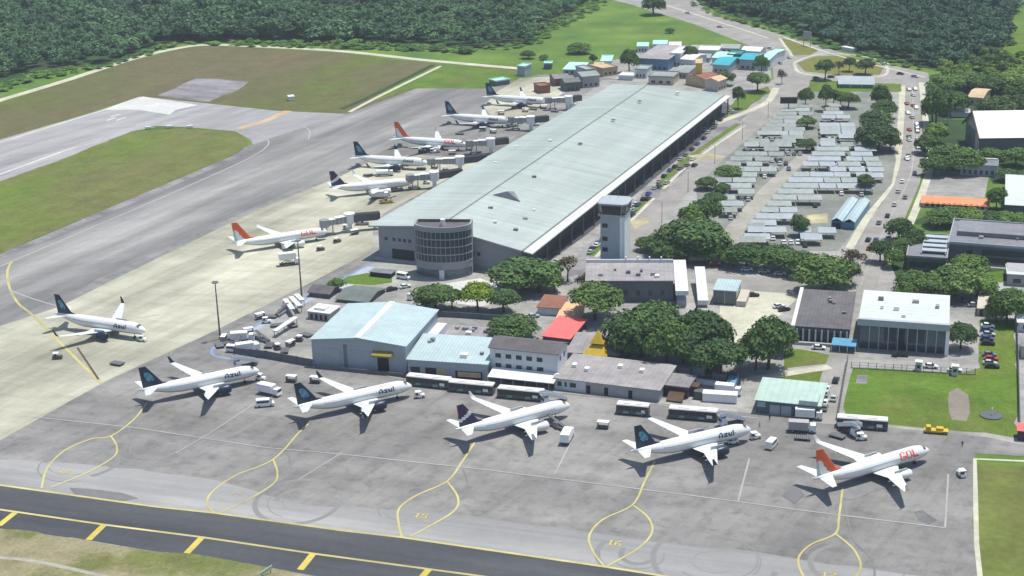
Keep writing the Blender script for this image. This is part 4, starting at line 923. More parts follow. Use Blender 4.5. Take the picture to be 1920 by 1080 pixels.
T += [(1272, 402, 470, 64, 'd', 'c', 'dark tree at the middle left of the grove right of the control tower', .1),
 (1300, 372, 430, 52, 'm', 'c', 'lighter green tree in the upper half of the grove right of the control tower', .1),
 (1268, 440, 490, 66, 'd', 'c', 'dark tree at the foot of the grove right of the control tower', .1),
 (1330, 440, 492, 60, 'm', 'c', 'lighter green tree at the lower right of the grove by the control tower', .1),
 (1375, 455, 500, 50, 'd', 'c', 'dark tree bridging the grove and the lower car park row', .1),
 (1432, 456, 506, 54, 'm', 'c', 'lighter green tree between the first two of the lower car park row', .1),
 (1502, 462, 518, 62, 'd', 'c', 'dark tree left of the largest one in the lower car park row', .1),
 (1582, 474, 535, 56, 'd', 'c', 'dark tree right of the largest one in the lower car park row', .1),
 (1340, 355, 385, 40, 'd', 'c', 'dark tree just above the grove beside the terminal road', .1),
 (1628, 230, 262, 40, 'd', 'c', 'dark tree at the left of the upper right corner clump of the car park', .1),
 (1655, 180, 222, 44, 'd', 'c', 'dark tree between the tall narrow one and the corner clump of the car park', .1),
 (1575, 165, 200, 26, 'm', 'c', 'small lighter tree left of the kiosk front', .2),
 (1180, 592, 668, 80, 'd', 'p', 'dark tree at the left edge of the big clump right of the hipped roof', .1),
 (1228, 555, 625, 84, 'd', 'p', 'dark tree at the back left of the big clump', .1),
 (1282, 606, 692, 84, 'd', 'p', 'dark tree at the front of the big clump', .1),
 (1336, 582, 655, 70, 'd', 'p', 'dark tree at the far right edge of the big clump', .1),
 (1416, 606, 694, 62, 'd', 'p', 'dark tree at the left half of the pair beside the footpath', .1),
 (1458, 586, 660, 60, 'm', 'p', 'lighter green tree behind the pair beside the footpath', .1),
 (1010, 486, 548, 70, 'm', 'p', 'lighter green tree at the right of the wide tree by the terminal end wall', .1),
 (800, 540, 582, 40, 'd', 'p', 'dark tree at the far left of the row below the round office tower', .2),
 (1805, 268, 325, 66, 'd', 'r', 'dark tree in front of the barn gable wall, right of the large one', .1),
 (1738, 242, 288, 44, 'd', 'r', 'dark tree at the road side left of the barn', .1),
 (1748, 172, 232, 44, 'd', 'r', 'dark tree at the road side opposite the corner clump of the car park', .1),
 (1772, 132, 178, 60, 'm', 'r', 'lighter green tree at the edge of the woods by the junction', .1),
 (1835, 132, 172, 56, 'd', 'r', 'dark tree above the pink house', .1),
 (1895, 128, 168, 60, 'm', 'r', 'lighter green tree at the right edge of the woods', .1),
 (1762, 386, 424, 56, 'd', 'r', 'dark tree at the left end of the belt below the orange roof', .1),
 (1812, 384, 424, 56, 'm', 'r', 'lighter green tree in the middle of the belt below the orange roof', .1),
 (1862, 388, 428, 54, 'd', 'r', 'dark tree at the right part of the belt below the orange roof', .1),
 (1908, 392, 432, 46, 'm', 'r', 'lighter green tree at the right end of the belt below the orange roof', .1),
 (1742, 506, 556, 66, 'd', 'r', 'dark tree in the middle of the belt behind the white hall', .1),
 (1764, 512, 562, 62, 'd', 'r', 'dark tree right of the middle of the belt behind the white hall', .1),
 (1832, 502, 556, 66, 'm', 'r', 'lighter green tree at the right of the belt behind the white hall', .1),
 (1700, 518, 560, 44, 'm', 'r', 'lighter green tree at the left end of the belt behind the white hall', .1),
 (1712, 418, 474, 48, 'd', 'r', 'dark tree over the left corner of the dark office wing', .1),
 (1674, 458, 502, 34, 'm', 'r', 'small lighter tree beside the round verge tree of the main road', .15),
 (1906, 548, 604, 44, 'd', 'r', 'dark tree at the right edge beside the white roofed house', .1),
 (1868, 560, 604, 44, 'd', 'r', 'dark tree behind the parked cars of the right lawn', .1)]
for u, vt, vb, wp, key, g, lab, tf in T: tree(u, vt, vb, wp, key, lab, TG[g], trunkfrac=tf)
for u, vt, vb, wp, lab in [(875, 82, 100, 26, 'dark shrub below the forest edge in the far meadow'), (990, 90, 110, 24, 'dark shrub left of the teal roof in the far meadow'), (1085, 82, 100, 40, 'wide dark shrub in the middle of the far meadow'),
                           (1020, 100, 112, 16, 'small shrub beside the perimeter track end'), (1112, 98, 118, 14, 'small shrub above the tan far house'), (1256, 50, 62, 16, 'small dark shrub near the highway verge')]:
    tree(u, vt, vb, wp, 'd', lab, TG['s'], 'shrub', .02)
# the far woods: hundreds of crowns that read as one mass
def in_poly(px, py, P):
    c = False; j = len(P)-1
    for i in range(len(P)):
        if (P[i][1] > py) != (P[j][1] > py) and px < (P[j][0]-P[i][0])*(py-P[i][1])/(P[j][1]-P[i][1])+P[i][0]: c = not c
        j = i
    return c
def forest(name, poly, step, hr, rr, seed, kind_leaf='leaf_forest'):
    P = [G(*p) for p in poly]; P2 = [(p.x, p.y) for p in P]; g = np.random.default_rng(seed)
    protos = [leaf_cloud(15, 34, .17, seed+i, .9, rad=(.36, .55)) for i in range(5)]; out = []
    xs = [p[0] for p in P2]; ys = [p[1] for p in P2]; y = min(ys)
    while y < max(ys):
        x = min(xs)
        while x < max(xs):
            px, py = x+g.uniform(-.5, .5)*step, y+g.uniform(-.5, .5)*step
            if in_poly(px, py, P2) and g.random() > .04:
                big = .78+.5*(.5+.5*math.sin(px*.021+1.3*math.sin(py*.017)))*(.5+.5*math.sin(py*.026+px*.008)); h = g.uniform(*hr)*big*(1.4 if g.random() < .08 else 1); r = g.uniform(*rr)*big*g.choice([.75, 1., 1., 1.25]); q = protos[g.integers(5)].copy(); a = g.uniform(0, 6.28); ca, sa = math.cos(a), math.sin(a)
                X = q[..., 0]*ca-q[..., 1]*sa; Y = q[..., 0]*sa+q[..., 1]*ca; hz = min(h*.5, r*1.1)
                out.append(np.stack([X*r+px, Y*r+py, q[..., 2]*hz+h-hz], -1))
            x += step
        y += step
    Q = np.concatenate(out).astype(np.float32); me = quads_mesh(name, Q, kind_leaf); o = bpy.data.objects.new(name, me); COL.objects.link(o); o['kind'] = 'stuff'
    print(name, len(out)); return o
forest('forest', [(-70, 170), (75, 128), (200, 118), (290, 86), (350, 77), (480, 80), (640, 80), (800, 80), (870, 90), (1000, 82), (1020, 52), (1070, 22), (1120, -12), (1120, -70), (-70, -70)], 8.0, (7, 15), (3.8, 7.0), 5)
forest('forest', [(1262, -14), (1345, 16), (1450, 46), (1540, 74), (1640, 104), (1745, 126), (1800, 122), (1870, 108), (1890, 70), (1915, -14), (1920, -70), (1262, -70)], 7.6, (8, 16), (4.2, 7.2), 9)
forest('undergrowth', [(-70, 200), (75, 150), (200, 128), (290, 100), (350, 84), (480, 88), (640, 92), (870, 100), (870, 92), (640, 82), (480, 81), (350, 80), (290, 90), (200, 122), (75, 135), (-70, 178)], 6, (1.2, 4.0), (2, 3.8), 13, 'leaf_scrub')
forest('undergrowth', [(640, 92), (870, 100), (960, 92), (1010, 86), (1040, 62), (1090, 34), (1140, 10), (1110, -5), (1070, 22), (1018, 50), (998, 80), (870, 90), (640, 80)], 6.5, (1.2, 4.5), (2, 4.2), 17, 'leaf_scrub')
forest('undergrowth', [(1300, 16), (1350, 34), (1450, 60), (1540, 88), (1640, 116), (1745, 140), (1745, 126), (1640, 104), (1540, 74), (1450, 46), (1345, 16), (1290, 2)], 7, (1, 4), (2, 3.6), 19, 'leaf_scrub')
forest('woodland', [(1742, 132), (1800, 124), (1880, 112), (1990, 120), (1990, 212), (1900, 218), (1880, 170), (1800, 150), (1760, 160)], 7.5, (5, 10), (3, 5.), 21, 'leaf_mid')
# ------------------------------------------------------------------ buildings
class B:
    """house in its own frame: x along the front (0..w), y away from the viewer (0..d), z up"""
    def __init__(s, name, label, FL, FR, veave, back, cat='building', group=None, h=None):
        a = G(*FL); b = G(*FR); s.w = (b-a).length; s.ang = math.atan2(b.y-a.y, b.x-a.x)
        s.h = h if h is not None else HGT(FL[0], FL[1], veave)
        if isinstance(back, tuple):
            q = G(back[0], back[1], s.h)-a; s.d = max(3., q.dot(Vector((-math.sin(s.ang), math.cos(s.ang), 0))))
        else: s.d = back
        s.root = thing(name, label, cat, (a.x, a.y, .0), math.degrees(s.ang), group)
    def part(s, name, mb, m_, parent=None, smooth=False): return mb.build(name, m_, parent or s.root, smooth)
    def walls(s, m_, z0=0.):
        mb = MB(); mb.box(0, s.w, 0, s.d, z0, s.h); s.wall = s.part('wall', mb, m_); return s
    def flat(s, m_, over=.3, th=.35, parapet=0., pm=None):
        mb = MB(); mb.box(-over, s.w+over, -over, s.d+over, s.h+.003, s.h+th); s.roof = s.part('roof', mb, m_)
        if parapet:
            mb = MB(); t = .35; o = over; z0 = s.h+th+.002; z1 = z0+parapet
            mb.box(-o, s.w+o, -o, -o+t, z0, z1); mb.box(-o, s.w+o, s.d+o-t, s.d+o, z0, z1); mb.box(-o, -o+t, -o+t, s.d+o-t, z0, z1); mb.box(s.w+o-t, s.w+o, -o+t, s.d+o-t, z0, z1)
            s.part('parapet', mb, pm or m_)
        return s
    def gable(s, m_, rise, along='w', over=.5, th=.18, gm=None):
        w_, d_, h = s.w, s.d, s.h+.02; o = over; mb = MB(); g = MB()
        if along == 'w':                                    # ridge parallel to the front
            k = rise/(d_/2); e = h-o*k+th
            mb.slab([(-o, -o, e), (w_+o, -o, e), (w_+o, d_/2, h+rise+th), (-o, d_/2, h+rise+th)], th); mb.slab([(-o, d_/2, h+rise+th), (w_+o, d_/2, h+rise+th), (w_+o, d_+o, e), (-o, d_+o, e)], th)
            for x in (0., w_-.2): g = MB(); g.grid([[(x, 0, h), (x, d_/2, h+rise), (x, d_, h)], [(x+.2, 0, h), (x+.2, d_/2, h+rise), (x+.2, d_, h)]], 0, True); g.face([(x, 0, h), (x, d_/2, h+rise), (x, d_, h)]); g.face([(x+.2, 0, h), (x+.2, d_, h), (x+.2, d_/2, h+rise)]); g.weld(); s.part('gable_end', g, gm or 'wall_grey')
        else:
            k = rise/(w_/2); e = h-o*k+th
            mb.slab([(-o, -o, e), (w_/2, -o, h+rise+th), (w_/2, d_+o, h+rise+th), (-o, d_+o, e)], th); mb.slab([(w_/2, -o, h+rise+th), (w_+o, -o, e), (w_+o, d_+o, e), (w_/2, d_+o, h+rise+th)], th)
            for y in (0., d_-.2): g = MB(); g.grid([[(0, y, h), (w_, y, h), (w_/2, y, h+rise)], [(0, y+.2, h), (w_, y+.2, h), (w_/2, y+.2, h+rise)]], 0, True); g.face([(0, y, h), (w_, y, h), (w_/2, y, h+rise)]); g.face([(0, y+.2, h), (w_/2, y+.2, h+rise), (w_, y+.2, h)]); g.weld(); s.part('gable_end', g, gm or 'wall_grey')
        s.roof = s.part('roof', mb, m_); return s
    def hip(s, m_, rise, over=.5, inset=None):
        w_, d_, h, o = s.w, s.d, s.h, over; i = min(w_, d_)/2 if inset is None else inset; mb = MB()
        a = [(-o, -o, h), (w_+o, -o, h), (w_+o, d_+o, h), (-o, d_+o, h)]
        r = [(i, d_/2, h+rise), (w_-i, d_/2, h+rise)] if w_ > d_ else [(w_/2, i, h+rise), (w_/2, d_-i, h+rise)]
        if w_ > d_: F = [(a[0], a[1], r[1], r[0]), (a[1], a[2], r[1]), (a[2], a[3], r[0], r[1]), (a[3], a[0], r[0])]
        else: F = [(a[0], a[1], r[0]), (a[1], a[2], r[1], r[0]), (a[2], a[3], r[1]), (a[3], a[0], r[0], r[1])]
        for f in F: mb.face(f)
        mb.face(a[::-1]); s.roof = s.part('roof', mb, m_); return s
    def clutter(s, n, m_=('metal_white', 'metal_grey', 'roof_slate'), drop=0.):
        for _ in range(n):
            x, y = rnd.uniform(.08, .9)*s.w, rnd.uniform(.1, .88)*s.d; a, c = rnd.uniform(.4, 1.1), rnd.uniform(.4, 1.0); z = s.h+.15-drop*y/s.d
            mb = MB(); mb.box(x-a, x+a, y-c, y+c, z, z+rnd.uniform(.7, 1.3)); s.part('roof_unit', mb, rnd.choice(m_))
        return s
    def shed(s, m_, drop, over=.5, th=.2):                  # low at the back (drop<0: low at the front)
        h = s.h+th+.02; o = over; w_, d_ = s.w, s.d; f = h if drop > 0 else h; bk = h-drop
        mb = MB(); mb.slab([(-o, -o, f), (w_+o, -o, f), (w_+o, d_+o, bk), (-o, d_+o, bk)], th); s.roof = s.part('roof', mb, m_); return s
    def opening(s, name, x0, x1, z0, z1, m_, face='f', frame=None, proud=.06):
        mb = MB(); y = {'f': 0, 'b': s.d}.get(face)
        def bx(mb, x0, x1, z0, z1, p, q):
            if face == 'f': mb.box(x0, x1, -p, -q, z0, z1)
            elif face == 'r': mb.box(s.w+q, s.w+p, x0, x1, z0, z1)
            elif face == 'l': mb.box(-p, -q, x0, x1, z0, z1)
        bx(mb, x0, x1, z0, z1, proud, -.02); o = s.part(name, mb, m_)
        if frame:
            f = MB(); t = .12
            bx(f, x0-t, x1+t, z1, z1+t, proud+.05, -.01); bx(f, x0-t, x1+t, z0-t, z0, proud+.08, -.01); s.part('frame', f, frame, o)
        return o
    def row(s, n, x0, x1, z0, z1, frac=.6, m_='window_glass', face='f', name='window', frame=None):
        st = (x1-x0)/n
        for k in range(n): s.opening(name, x0+k*st+st*(1-frac)/2, x0+k*st+st*(1+frac)/2, z0, z1, m_, face, frame)
        return s
HB = 'service buildings along the apron'
# big blue-white hangar
b = B('hangar', 'large hangar with pale blue ribbed gable roof and a yellow canopy over its doorway', (587, 686), (762, 700), 636, (660, 571), 'hangar', HB)
b.walls('wall_bluegrey').gable('roof_bluewhite', 1.6, 'd', .5, gm='wall_bluegrey')
mb = MB(); mb.box(b.w*.47, b.w*.53, -.4, b.d+.4, b.h+1.72, b.h+1.95); b.part('ridge_skylight', mb, 'roof_skylight', b.roof)
b.opening('doorway', b.w*.70, b.w*.82, .1, 5.0, 'black'); mb = MB(); mb.slab([(b.w*.66, -2.2, 6.0), (b.w*.87, -2.2, 6.0), (b.w*.87, -.02, 6.9), (b.w*.66, -.02, 6.9)], .5); b.part('canopy', mb, 'yellow_dark')
b.opening('sliding_door', b.w*.34, b.w*.38, .1, b.h-.9, 'roof_slate'); b.opening('door_panel', b.w*.05, b.w*.30, .1, 6.3, 'wall_bluegrey', proud=.15); b.opening('door_panel', b.w*.40, b.w*.66, .1, 6.3, 'wall_bluegrey', proud=.12)
mb = MB(); mb.box(b.w+.02, b.w+3.4, 1, b.d-.5, 0, b.h*.55); b.part('side_annex', mb, 'wall_lilac'); b.row(3, 4, b.d*.6, 2.2, 3.6, .4, face='l')
# second blue roof
b = B('warehouse', 'low warehouse with smooth pale blue roof and yellow machines in its doorways', (766, 706), (914, 716), 674, (800, 634), 'warehouse', HB)
b.walls('wall_bluegrey').shed('roof_bluewhite', -1.2).clutter(4, drop=-1.2)
b.opening('doorway', b.w*.22, b.w*.38, .1, 3.4, 'black'); b.opening('doorway', b.w*.60, b.w*.94, .1, 3.0, 'black'); b.opening('window', b.w*.03, b.w*.15, 1.5, 3.4, 'window_glass')
b.opening('yellow_shutter', b.w*.36, b.w*.50, 1.2, 3.4, 'roof_tan', proud=.2); b.opening('yellow_shutter', b.w*.63, b.w*.92, 1.2, 2.8, 'roof_tan', proud=.3)
# white two-storey house with dark roof, white canopy in front
b = B('office_house', 'white two storey house with dark grey gable roof and two rows of windows', (920, 708), (1046, 722), 651, (936, 630), 'house', HB)
b.walls('wall_white').gable('roof_dark', 1.6, 'w', .5, gm='wall_white')
b.row(5, 1, b.w-4, b.h-3.1, b.h-1.7, .55); b.row(5, 1, b.w-4, b.h-6.3, b.h-4.9, .55); b.opening('door', b.w*.73, b.w*.79, b.h-7, b.h-4.8, 'black'); b.row(2, 1, b.d-1, b.h-3.1, b.h-1.7, .4, face='r')
c = B('canopy', 'long white canopy in front of the white two storey house', (917, 723), (1030, 735), 705, 5.5, 'canopy', HB)
mb = MB(); mb.slab([(-.3, -.5, c.h), (c.w+1.5, -.5, c.h), (c.w+1.5, c.d, c.h+.9), (-.3, c.d, c.h+.9)], .25); c.part('roof', mb, 'roof_white_plain')
mb = MB(); mb.box(0, c.w, c.d-.6, c.d-.3, 0, c.h); c.part('back_wall', mb, 'wall_darkgrey')
for k in range(6):
    mb = MB(); x = k*(c.w-.3)/5; mb.box(x, x+.25, 0, .25, 0, c.h-.2); c.part('post', mb, 'metal_grey')
# long grey building
b = B('long_building', 'long low building with weathered grey roof, white walled at its left end', (1040, 730), (1236, 754), 709, (1070, 667), 'building', HB)
b.walls('wall_grey').shed('roof_grey_pale', -.6, .4)
mb = MB(); mb.box(.0, b.w*.30, -.12, -.003, 0, b.h-.1); b.part('white_facade', mb, 'wall_white')
for x0, x1 in ((.03, .07), (.10, .12), (.15, .21)): b.opening('window', b.w*x0, b.w*x1, 1.4, 2.8, 'window_glass', proud=.2)
for x in (.31, .48, .71): b.opening('door', b.w*x, b.w*x+1.2, .05, 2.6, 'black')
for x, y in ((.08, .45), (.22, .35), (.5, .62), (.72, .55)):
    mb = MB(); mb.box(b.w*x, b.w*x+1.4, b.d*y, b.d*y+1.8, b.h+.2, b.h+1.5); b.part('roof_unit', mb, 'metal_white')
# hipped roof with the yellow tent frame
b = B('hipped_house', 'low house with pale grey hipped roof beside the big clump of trees', (1066, 674), (1158, 680), 659, (1082, 624), 'house', HB); b.walls('wall_darkgrey').hip('roof_grey_pale', 2.4, .8)
y0 = G(1122, 672); t = thing('yellow_tent', 'yellow pyramid shaped tent in two tiers beside the grey hipped roof', 'tent', (y0.x, y0.y, 0), A)
mb = MB(); s_ = 4.2; mb.grid([[(-s_, -s_, 2.6), (s_, -s_, 2.6), (s_, s_, 2.6), (-s_, s_, 2.6)], [(-1.6, -1.6, 5.2), (1.6, -1.6, 5.2), (1.6, 1.6, 5.2), (-1.6, 1.6, 5.2)]], 0, True); mb.build('lower_tier', 'yellow', t)
mb = MB(); mb.grid([[(-2.2, -2.2, 5.7), (2.2, -2.2, 5.7), (2.2, 2.2, 5.7), (-2.2, 2.2, 5.7)], [(-.1, -.1, 9.5), (.1, -.1, 9.5), (.1, .1, 9.5), (-.1, .1, 9.5)]], 0, True); mb.build('upper_tier', 'yellow', t)
for x in (-3.9, 3.9):
    for y in (-3.9, 3.9): mb = MB(); mb.tube((x, y, 0), (x, y, 2.7), .12); mb.build('pole', 'yellow_dark', t)
# red, orange and brown roofs
b = B('red_roofed_house', 'house with bright red sloping roof', (1018, 640), (1068, 646), 630, (1042, 598), 'house', HB); b.walls('maroon').shed('roof_red', -1.0, .5)
b = B('orange_roofed_house', 'narrow house with pale orange roof just behind the red roof', (1044, 608), (1084, 610), 597, (1052, 570), 'house', HB); b.walls('wall_tan').shed('roof_orange_pale', -.6, .3)
b = B('brown_roofed_house', 'small house with brown roof behind the orange roof', (1008, 590), (1050, 593), 576, (1014, 556), 'house', HB); b.walls('wall_white').shed('roof_brown', -.6, .4)
# cluttered yard
b = B('rusty_shed', 'rusty maroon shed at the right end of the long grey building', (1241, 742), (1290, 748), 722, (1250, 700), 'shed', HB); b.walls('maroon').flat('roof_grey', .3)
b.opening('doorway', .5, b.w*.55, .1, b.h-.8, 'black'); mb = MB(); mb.slab([(b.w*.3, -4, .6), (b.w*.9, -4, .6), (b.w*.9, -.1, 2.4), (b.w*.3, -.1, 2.4)], .5); b.part('scrap_pile', mb, 'rust')
for i, (u, v, l_, w_, h_, m_, lab) in enumerate([(1350, 752, 10, 3, 2.6, 'metal_white', 'white container on dark base in the cluttered yard'), (1372, 728, 2.6, 11, 2.4, 'blue_plastic', 'blue tarpaulin covered container at the right of the cluttered yard'), (1292, 738, 6, 3.5, 3, 'rust', 'rusty brown scrap heap in the cluttered yard'),
                                               (1325, 722, 7, 1.2, 1.4, 'metal_white', 'white metal frame lying in the middle of the cluttered yard'), (1352, 712, 5, 2.2, 2, 'metal_grey', 'grey crate below the round tree of the cluttered yard'), (1275, 702, 7, 3, 2.8, 'roof_slate', 'slate grey container at the back of the cluttered yard'),
                                               (1318, 748, 5, 2.4, 2.4, 'metal_dark', 'dark container in front of the rusty heap'), (1305, 700, 6, 4, 2.6, 'roof_carport', 'pale grey container behind the white frame of the cluttered yard'), (1335, 697, 6, 2.5, 2.3, 'metal_dark', 'dark container under the round tree of the cluttered yard'), (1372, 716, 3, 2.4, 2.6, 'metal_dark', 'black tank behind the blue container')]):
    p = G(u, v); t = thing('container', lab, 'container', (p.x, p.y, .05), A+rnd.uniform(-6, 6), 'containers and scrap in the cluttered yard')
    mb = MB(); mb.taper(-l_/2, l_/2, -w_/2, w_/2, .15, h_, .05, .05); mb.build('body', m_, t)
    mb = MB()
    for k in range(int(l_/1.2)): x = -l_/2+.5+k*1.2; mb.box(x, x+.12, -w_/2-.03, w_/2+.03, .2, h_-.1)
    mb.build('ribs', m_, t); mb = MB(); mb.box(-l_/2-.04, l_/2+.04, -w_/2-.04, w_/2+.04, h_, h_+.12); mb.build('lid', m_, t)
# green-roofed building
b = B('green_roofed_building', 'low building with pale green roof and grey shutters at the lane', (1417, 774), (1536, 786), 750, (1431, 714), 'building', HB)
b.walls('wall_darkgrey').shed('roof_green', -.8, .5); b.opening('shutter', b.w*.22, b.w*.38, .1, 3., 'wall_bluegrey'); b.opening('shutter', b.w*.40, b.w*.56, .1, 3., 'wall_bluegrey'); b.opening('shutter', .3, b.w*.15, 2.0, 3.6, 'wall_bluegrey')
mb = MB(); mb.box(b.w*.68, b.w*.97, -.9, b.d*.38, b.h+.5, b.h+1.6); b.part('roof_box', mb, 'roof_green'); b.opening('doorway', b.w*.6, b.w*.7, .1, 2.8, 'black')
# white-roofed hall and its brown neighbour
b = B('white_hall', 'large hall with flat white roof and dark glazed front', (1611, 652), (1772, 664), 598, (1624, 548), 'hall', 'halls by the lane')
b.walls('wall_glass').flat('roof_white', .6, .6); b.h += .5; b.clutter(6); b.h -= .5
mb = MB(); mb.box(-.9, b.w+.9, -2.0, -.6, b.h-1.4, b.h+.7); b.part('fascia', mb, 'wall_bluegrey'); mb = MB(); mb.box(b.w-.2, b.w+.9, -2.0, -.6, 0, b.h-1.4); b.part('portal_column', mb, 'metal_white'); mb = MB(); mb.box(b.w+.02, b.w+.5, 0, b.d, 0, b.h-.01); b.part('side_wall', mb, 'wall_white')
for k in range(1, 9): mb = MB(); x = k*b.w/9; mb.box(x-.15, x+.15, -.25, -.003, 0, b.h-.3); b.part('mullion', mb, 'wall_bluegrey')
b.opening('door', b.w*.45, b.w*.52, .1, b.h*.75, 'black', proud=.15); b.opening('window_band', .5, b.w-.8, .2, 2.2, 'window_glass', proud=.1); b.opening('window', b.w*.28, b.w*.42, 3, b.h*.8, 'window_glass', proud=.12); b.opening('window', b.w*.55, b.w*.75, 3, b.h*.8, 'window_glass', proud=.12)
b = B('brown_roofed_hall', 'hall with dark brown roof and white columns left of the white hall', (1490, 641), (1590, 648), 611, (1510, 549), 'hall', 'halls by the lane')
b.walls('wall_darkgrey').shed('roof_dark', -1.0, .6).clutter(4, drop=-1.)
for k in range(9): mb = MB(); x = .4+k*(b.w-1.1)/8; mb.box(x, x+.45, -.9, -.45, 0, b.h-.6); b.part('column', mb, 'wall_white')
mb = MB(); mb.slab([(-1.3, -1, b.h+.5), (-.1, -1, b.h+.5), (-.1, b.d+1, b.h+1.6), (-1.3, b.d+1, b.h+1.6)], 1.2); b.part('side_beam', mb, 'wall_white')
mb = MB(); mb.box(-.5, b.w*.8, -2.6, -1.2, .0, 1.0); b.part('planter', mb, 'wall_grey')
b.row(8, 1.2, b.w-1, .8, b.h-1.4, .7)
b = B('blue_awning', 'bright blue awning at the corner between the brown and the white hall', (1558, 660), (1604, 664), 646, 4.5, 'awning'); mb = MB(); mb.slab([(0, 0, b.h), (b.w, 0, b.h), (b.w, b.d, b.h+.8), (0, b.d, b.h+.8)], .3); b.part('roof', mb, 'cyan_plastic')
for k in range(4): mb = MB(); x = k*(b.w-.2)/3; mb.box(x, x+.15, .1, .25, 0, b.h-.3); b.part('post', mb, 'metal_white')
mb = MB(); mb.box(0, b.w, b.d-.4, b.d-.2, 0, b.h); b.part('back_panel', mb, 'roof_blue')
b = B('cube_office', 'small cube shaped office with pale roof and dark glass walls', (1337, 570), (1380, 573), 544, (1346, 524), 'building'); b.walls('wall_glass').flat('roof_bluewhite', .3, .3); mb = MB(); mb.box(b.w*.48, b.w*.52, -.12, -.003, 0, b.h); b.part('mullion', mb, 'metal_grey')
mb = MB(); mb.box(b.w+.2, b.w+3.4, -1, b.d, 0, b.h*.4); b.part('ramp_wall', mb, 'wall_tan')
# control tower and its low building
b = B('control_building', 'low building with wide grey roof at the foot of the control tower', (1100, 566), (1262, 566), 527, (1130, 494), 'building')
b.walls('wall_darkgrey').flat('roof_grey_pale', .5, .3); b.clutter(7); LOWB = b
mb = MB(); mb.box(-.5, b.w+.5, b.d+.1, b.d+.7, b.h+.3, b.h+1.4); b.part('rear_parapet', mb, 'wall_white'); b.row(6, b.w*.1, b.w*.95, 2.4, 4.2, .3)
for k in range(4): mb = MB(); mb.box(b.w*(.45+.14*k), b.w*(.45+.14*k)+.5, b.d+.05, b.d+.75, b.h+1.4, b.h+2.4); b.part('roof_post', mb, 'metal_white')
for i, (x0, wd) in enumerate(((.6, 4.4), (8.2, 3.6))):
    mb = MB(); mb.slab([(b.w+x0, -6, b.h*.35 if i else b.h*.8), (b.w+x0+wd, -6, b.h*.35 if i else b.h*.8), (b.w+x0+wd, b.d+1, b.h*.8 if i else b.h+1.0), (b.w+x0, b.d+1, b.h*.8 if i else b.h+1.0)], 1.6); b.part('white_ramp', mb, 'wall_white')
    mb = MB(); mb.box(b.w+x0+.6, b.w+x0+wd-.6, -5, b.d, 0, b.h*.3); b.part('ramp_base', mb, 'wall_grey')
p = G(1153, 511); tw = thing('control_tower', 'tall grey control tower with dark glazed cab beside the terminal', 'control tower', (p.x, p.y, 0), A)
HT = HGT(1153, 511, 400)
mb = MB(); mb.box(-4.3, 4.3, -4.3, 4.3, 0, HT); mb.build('shaft', 'wall_bluegrey', tw)
mb = MB(); mb.box(2.9, 4.55, -4.5, -4.302, 0, HT); mb.box(4.302, 4.7, -4.5, 4.5, 0, HT-.01); mb.build('lit_side_facing', 'metal_white', tw)  # white slabs paint the lit right side of the shaft
for x0, z in ((-3.6, .88), (-3.6, .66), (-3.6, .48)): mb = MB(); mb.box(x0, x0+2, -4.36, -4.29, HT*z-1.6, HT*z); mb.build('window', 'window_glass', tw)
mb = MB(); mb.taper(-4.8, 4.8, -4.8, 4.8, HT+.002, HT+.8, -.35, -.35); mb.build('gallery', 'wall_bluegrey', tw)
def octo(r, z): return [(r*x, r*y, z) for x, y in ((1, .72), (.72, 1), (-.72, 1), (-1, .72), (-1, -.72), (-.72, -1), (.72, -1), (1, -.72))]
mb = MB(); mb.grid([octo(4.75, HT+.81), octo(5.3, HT+4.4)], 0, True); mb.build('cab_glass', 'dark_glass', tw)
for k in range(8):
    mb = MB(); a_, c_ = octo(4.8, HT+.81)[k], octo(5.35, HT+4.4)[k]; mb.tube(a_, c_, .13, n=5); mb.build('cab_post', 'metal_grey', tw)
mb = MB(); mb.grid([octo(5.7, HT+4.41), octo(5.7, HT+5.0), octo(4.8, HT+5.3)], 0, True); mb.face(octo(4.8, HT+5.3)); mb.face(octo(5.7, HT+4.41)[::-1]); mb.build('cab_roof', 'wall_bluegrey', tw)
mb = MB(); mb.tube((1, 1, HT+5.2), (1, 1, HT+9), .08, .04, 5); mb.tube((-2, 1, HT+5.2), (-2, 1, HT+7.5), .06, .04, 5); mb.build('antenna', 'metal_grey', tw)
# ------------------------------------------------------------------ terminal
ter = thing('terminal', 'very long passenger terminal with pale green metal roof', 'terminal', (0, 0, 0), 0)
EL0, EL1 = G(690, 423, 13.3), G(1150, 157, 13.3); ER0, ER1 = G(998, 476, 9.3), G(1370, 180, 9.3); RD0, RD1 = G(822, 424, 15.2), G(1211, 160, 15.2)
def lerp(a, b_, t): return a+(b_-a)*t
mb = MB()
mb.slab([EL0, RD0, RD1, EL1], .5); mb.build('roof_airside', 'roof_terminal', ter)
trim0, trim1 = lerp(RD0, ER0, .90), lerp(RD1, ER1, .93)
for (a, b_, c_, d_, z, m_, nm) in ((RD0, trim0, trim1, RD1, .0, 'roof_terminal', 'roof_landside'), (trim0, ER0, ER1, trim1, .05, 'roof_terminal_trim', 'eave_band')):
    mb = MB(); q = [v+Vector((0, 0, z)) for v in (a, b_, c_, d_)]; dx = (q[1]-q[0]).normalized()
    if nm == 'roof_landside': q = [q[0]+dx*.6, q[1]-dx*.5, q[2]-dx*.5, q[3]+dx*.6]
    mb.slab(q, .5); mb.build(nm, m_, ter)
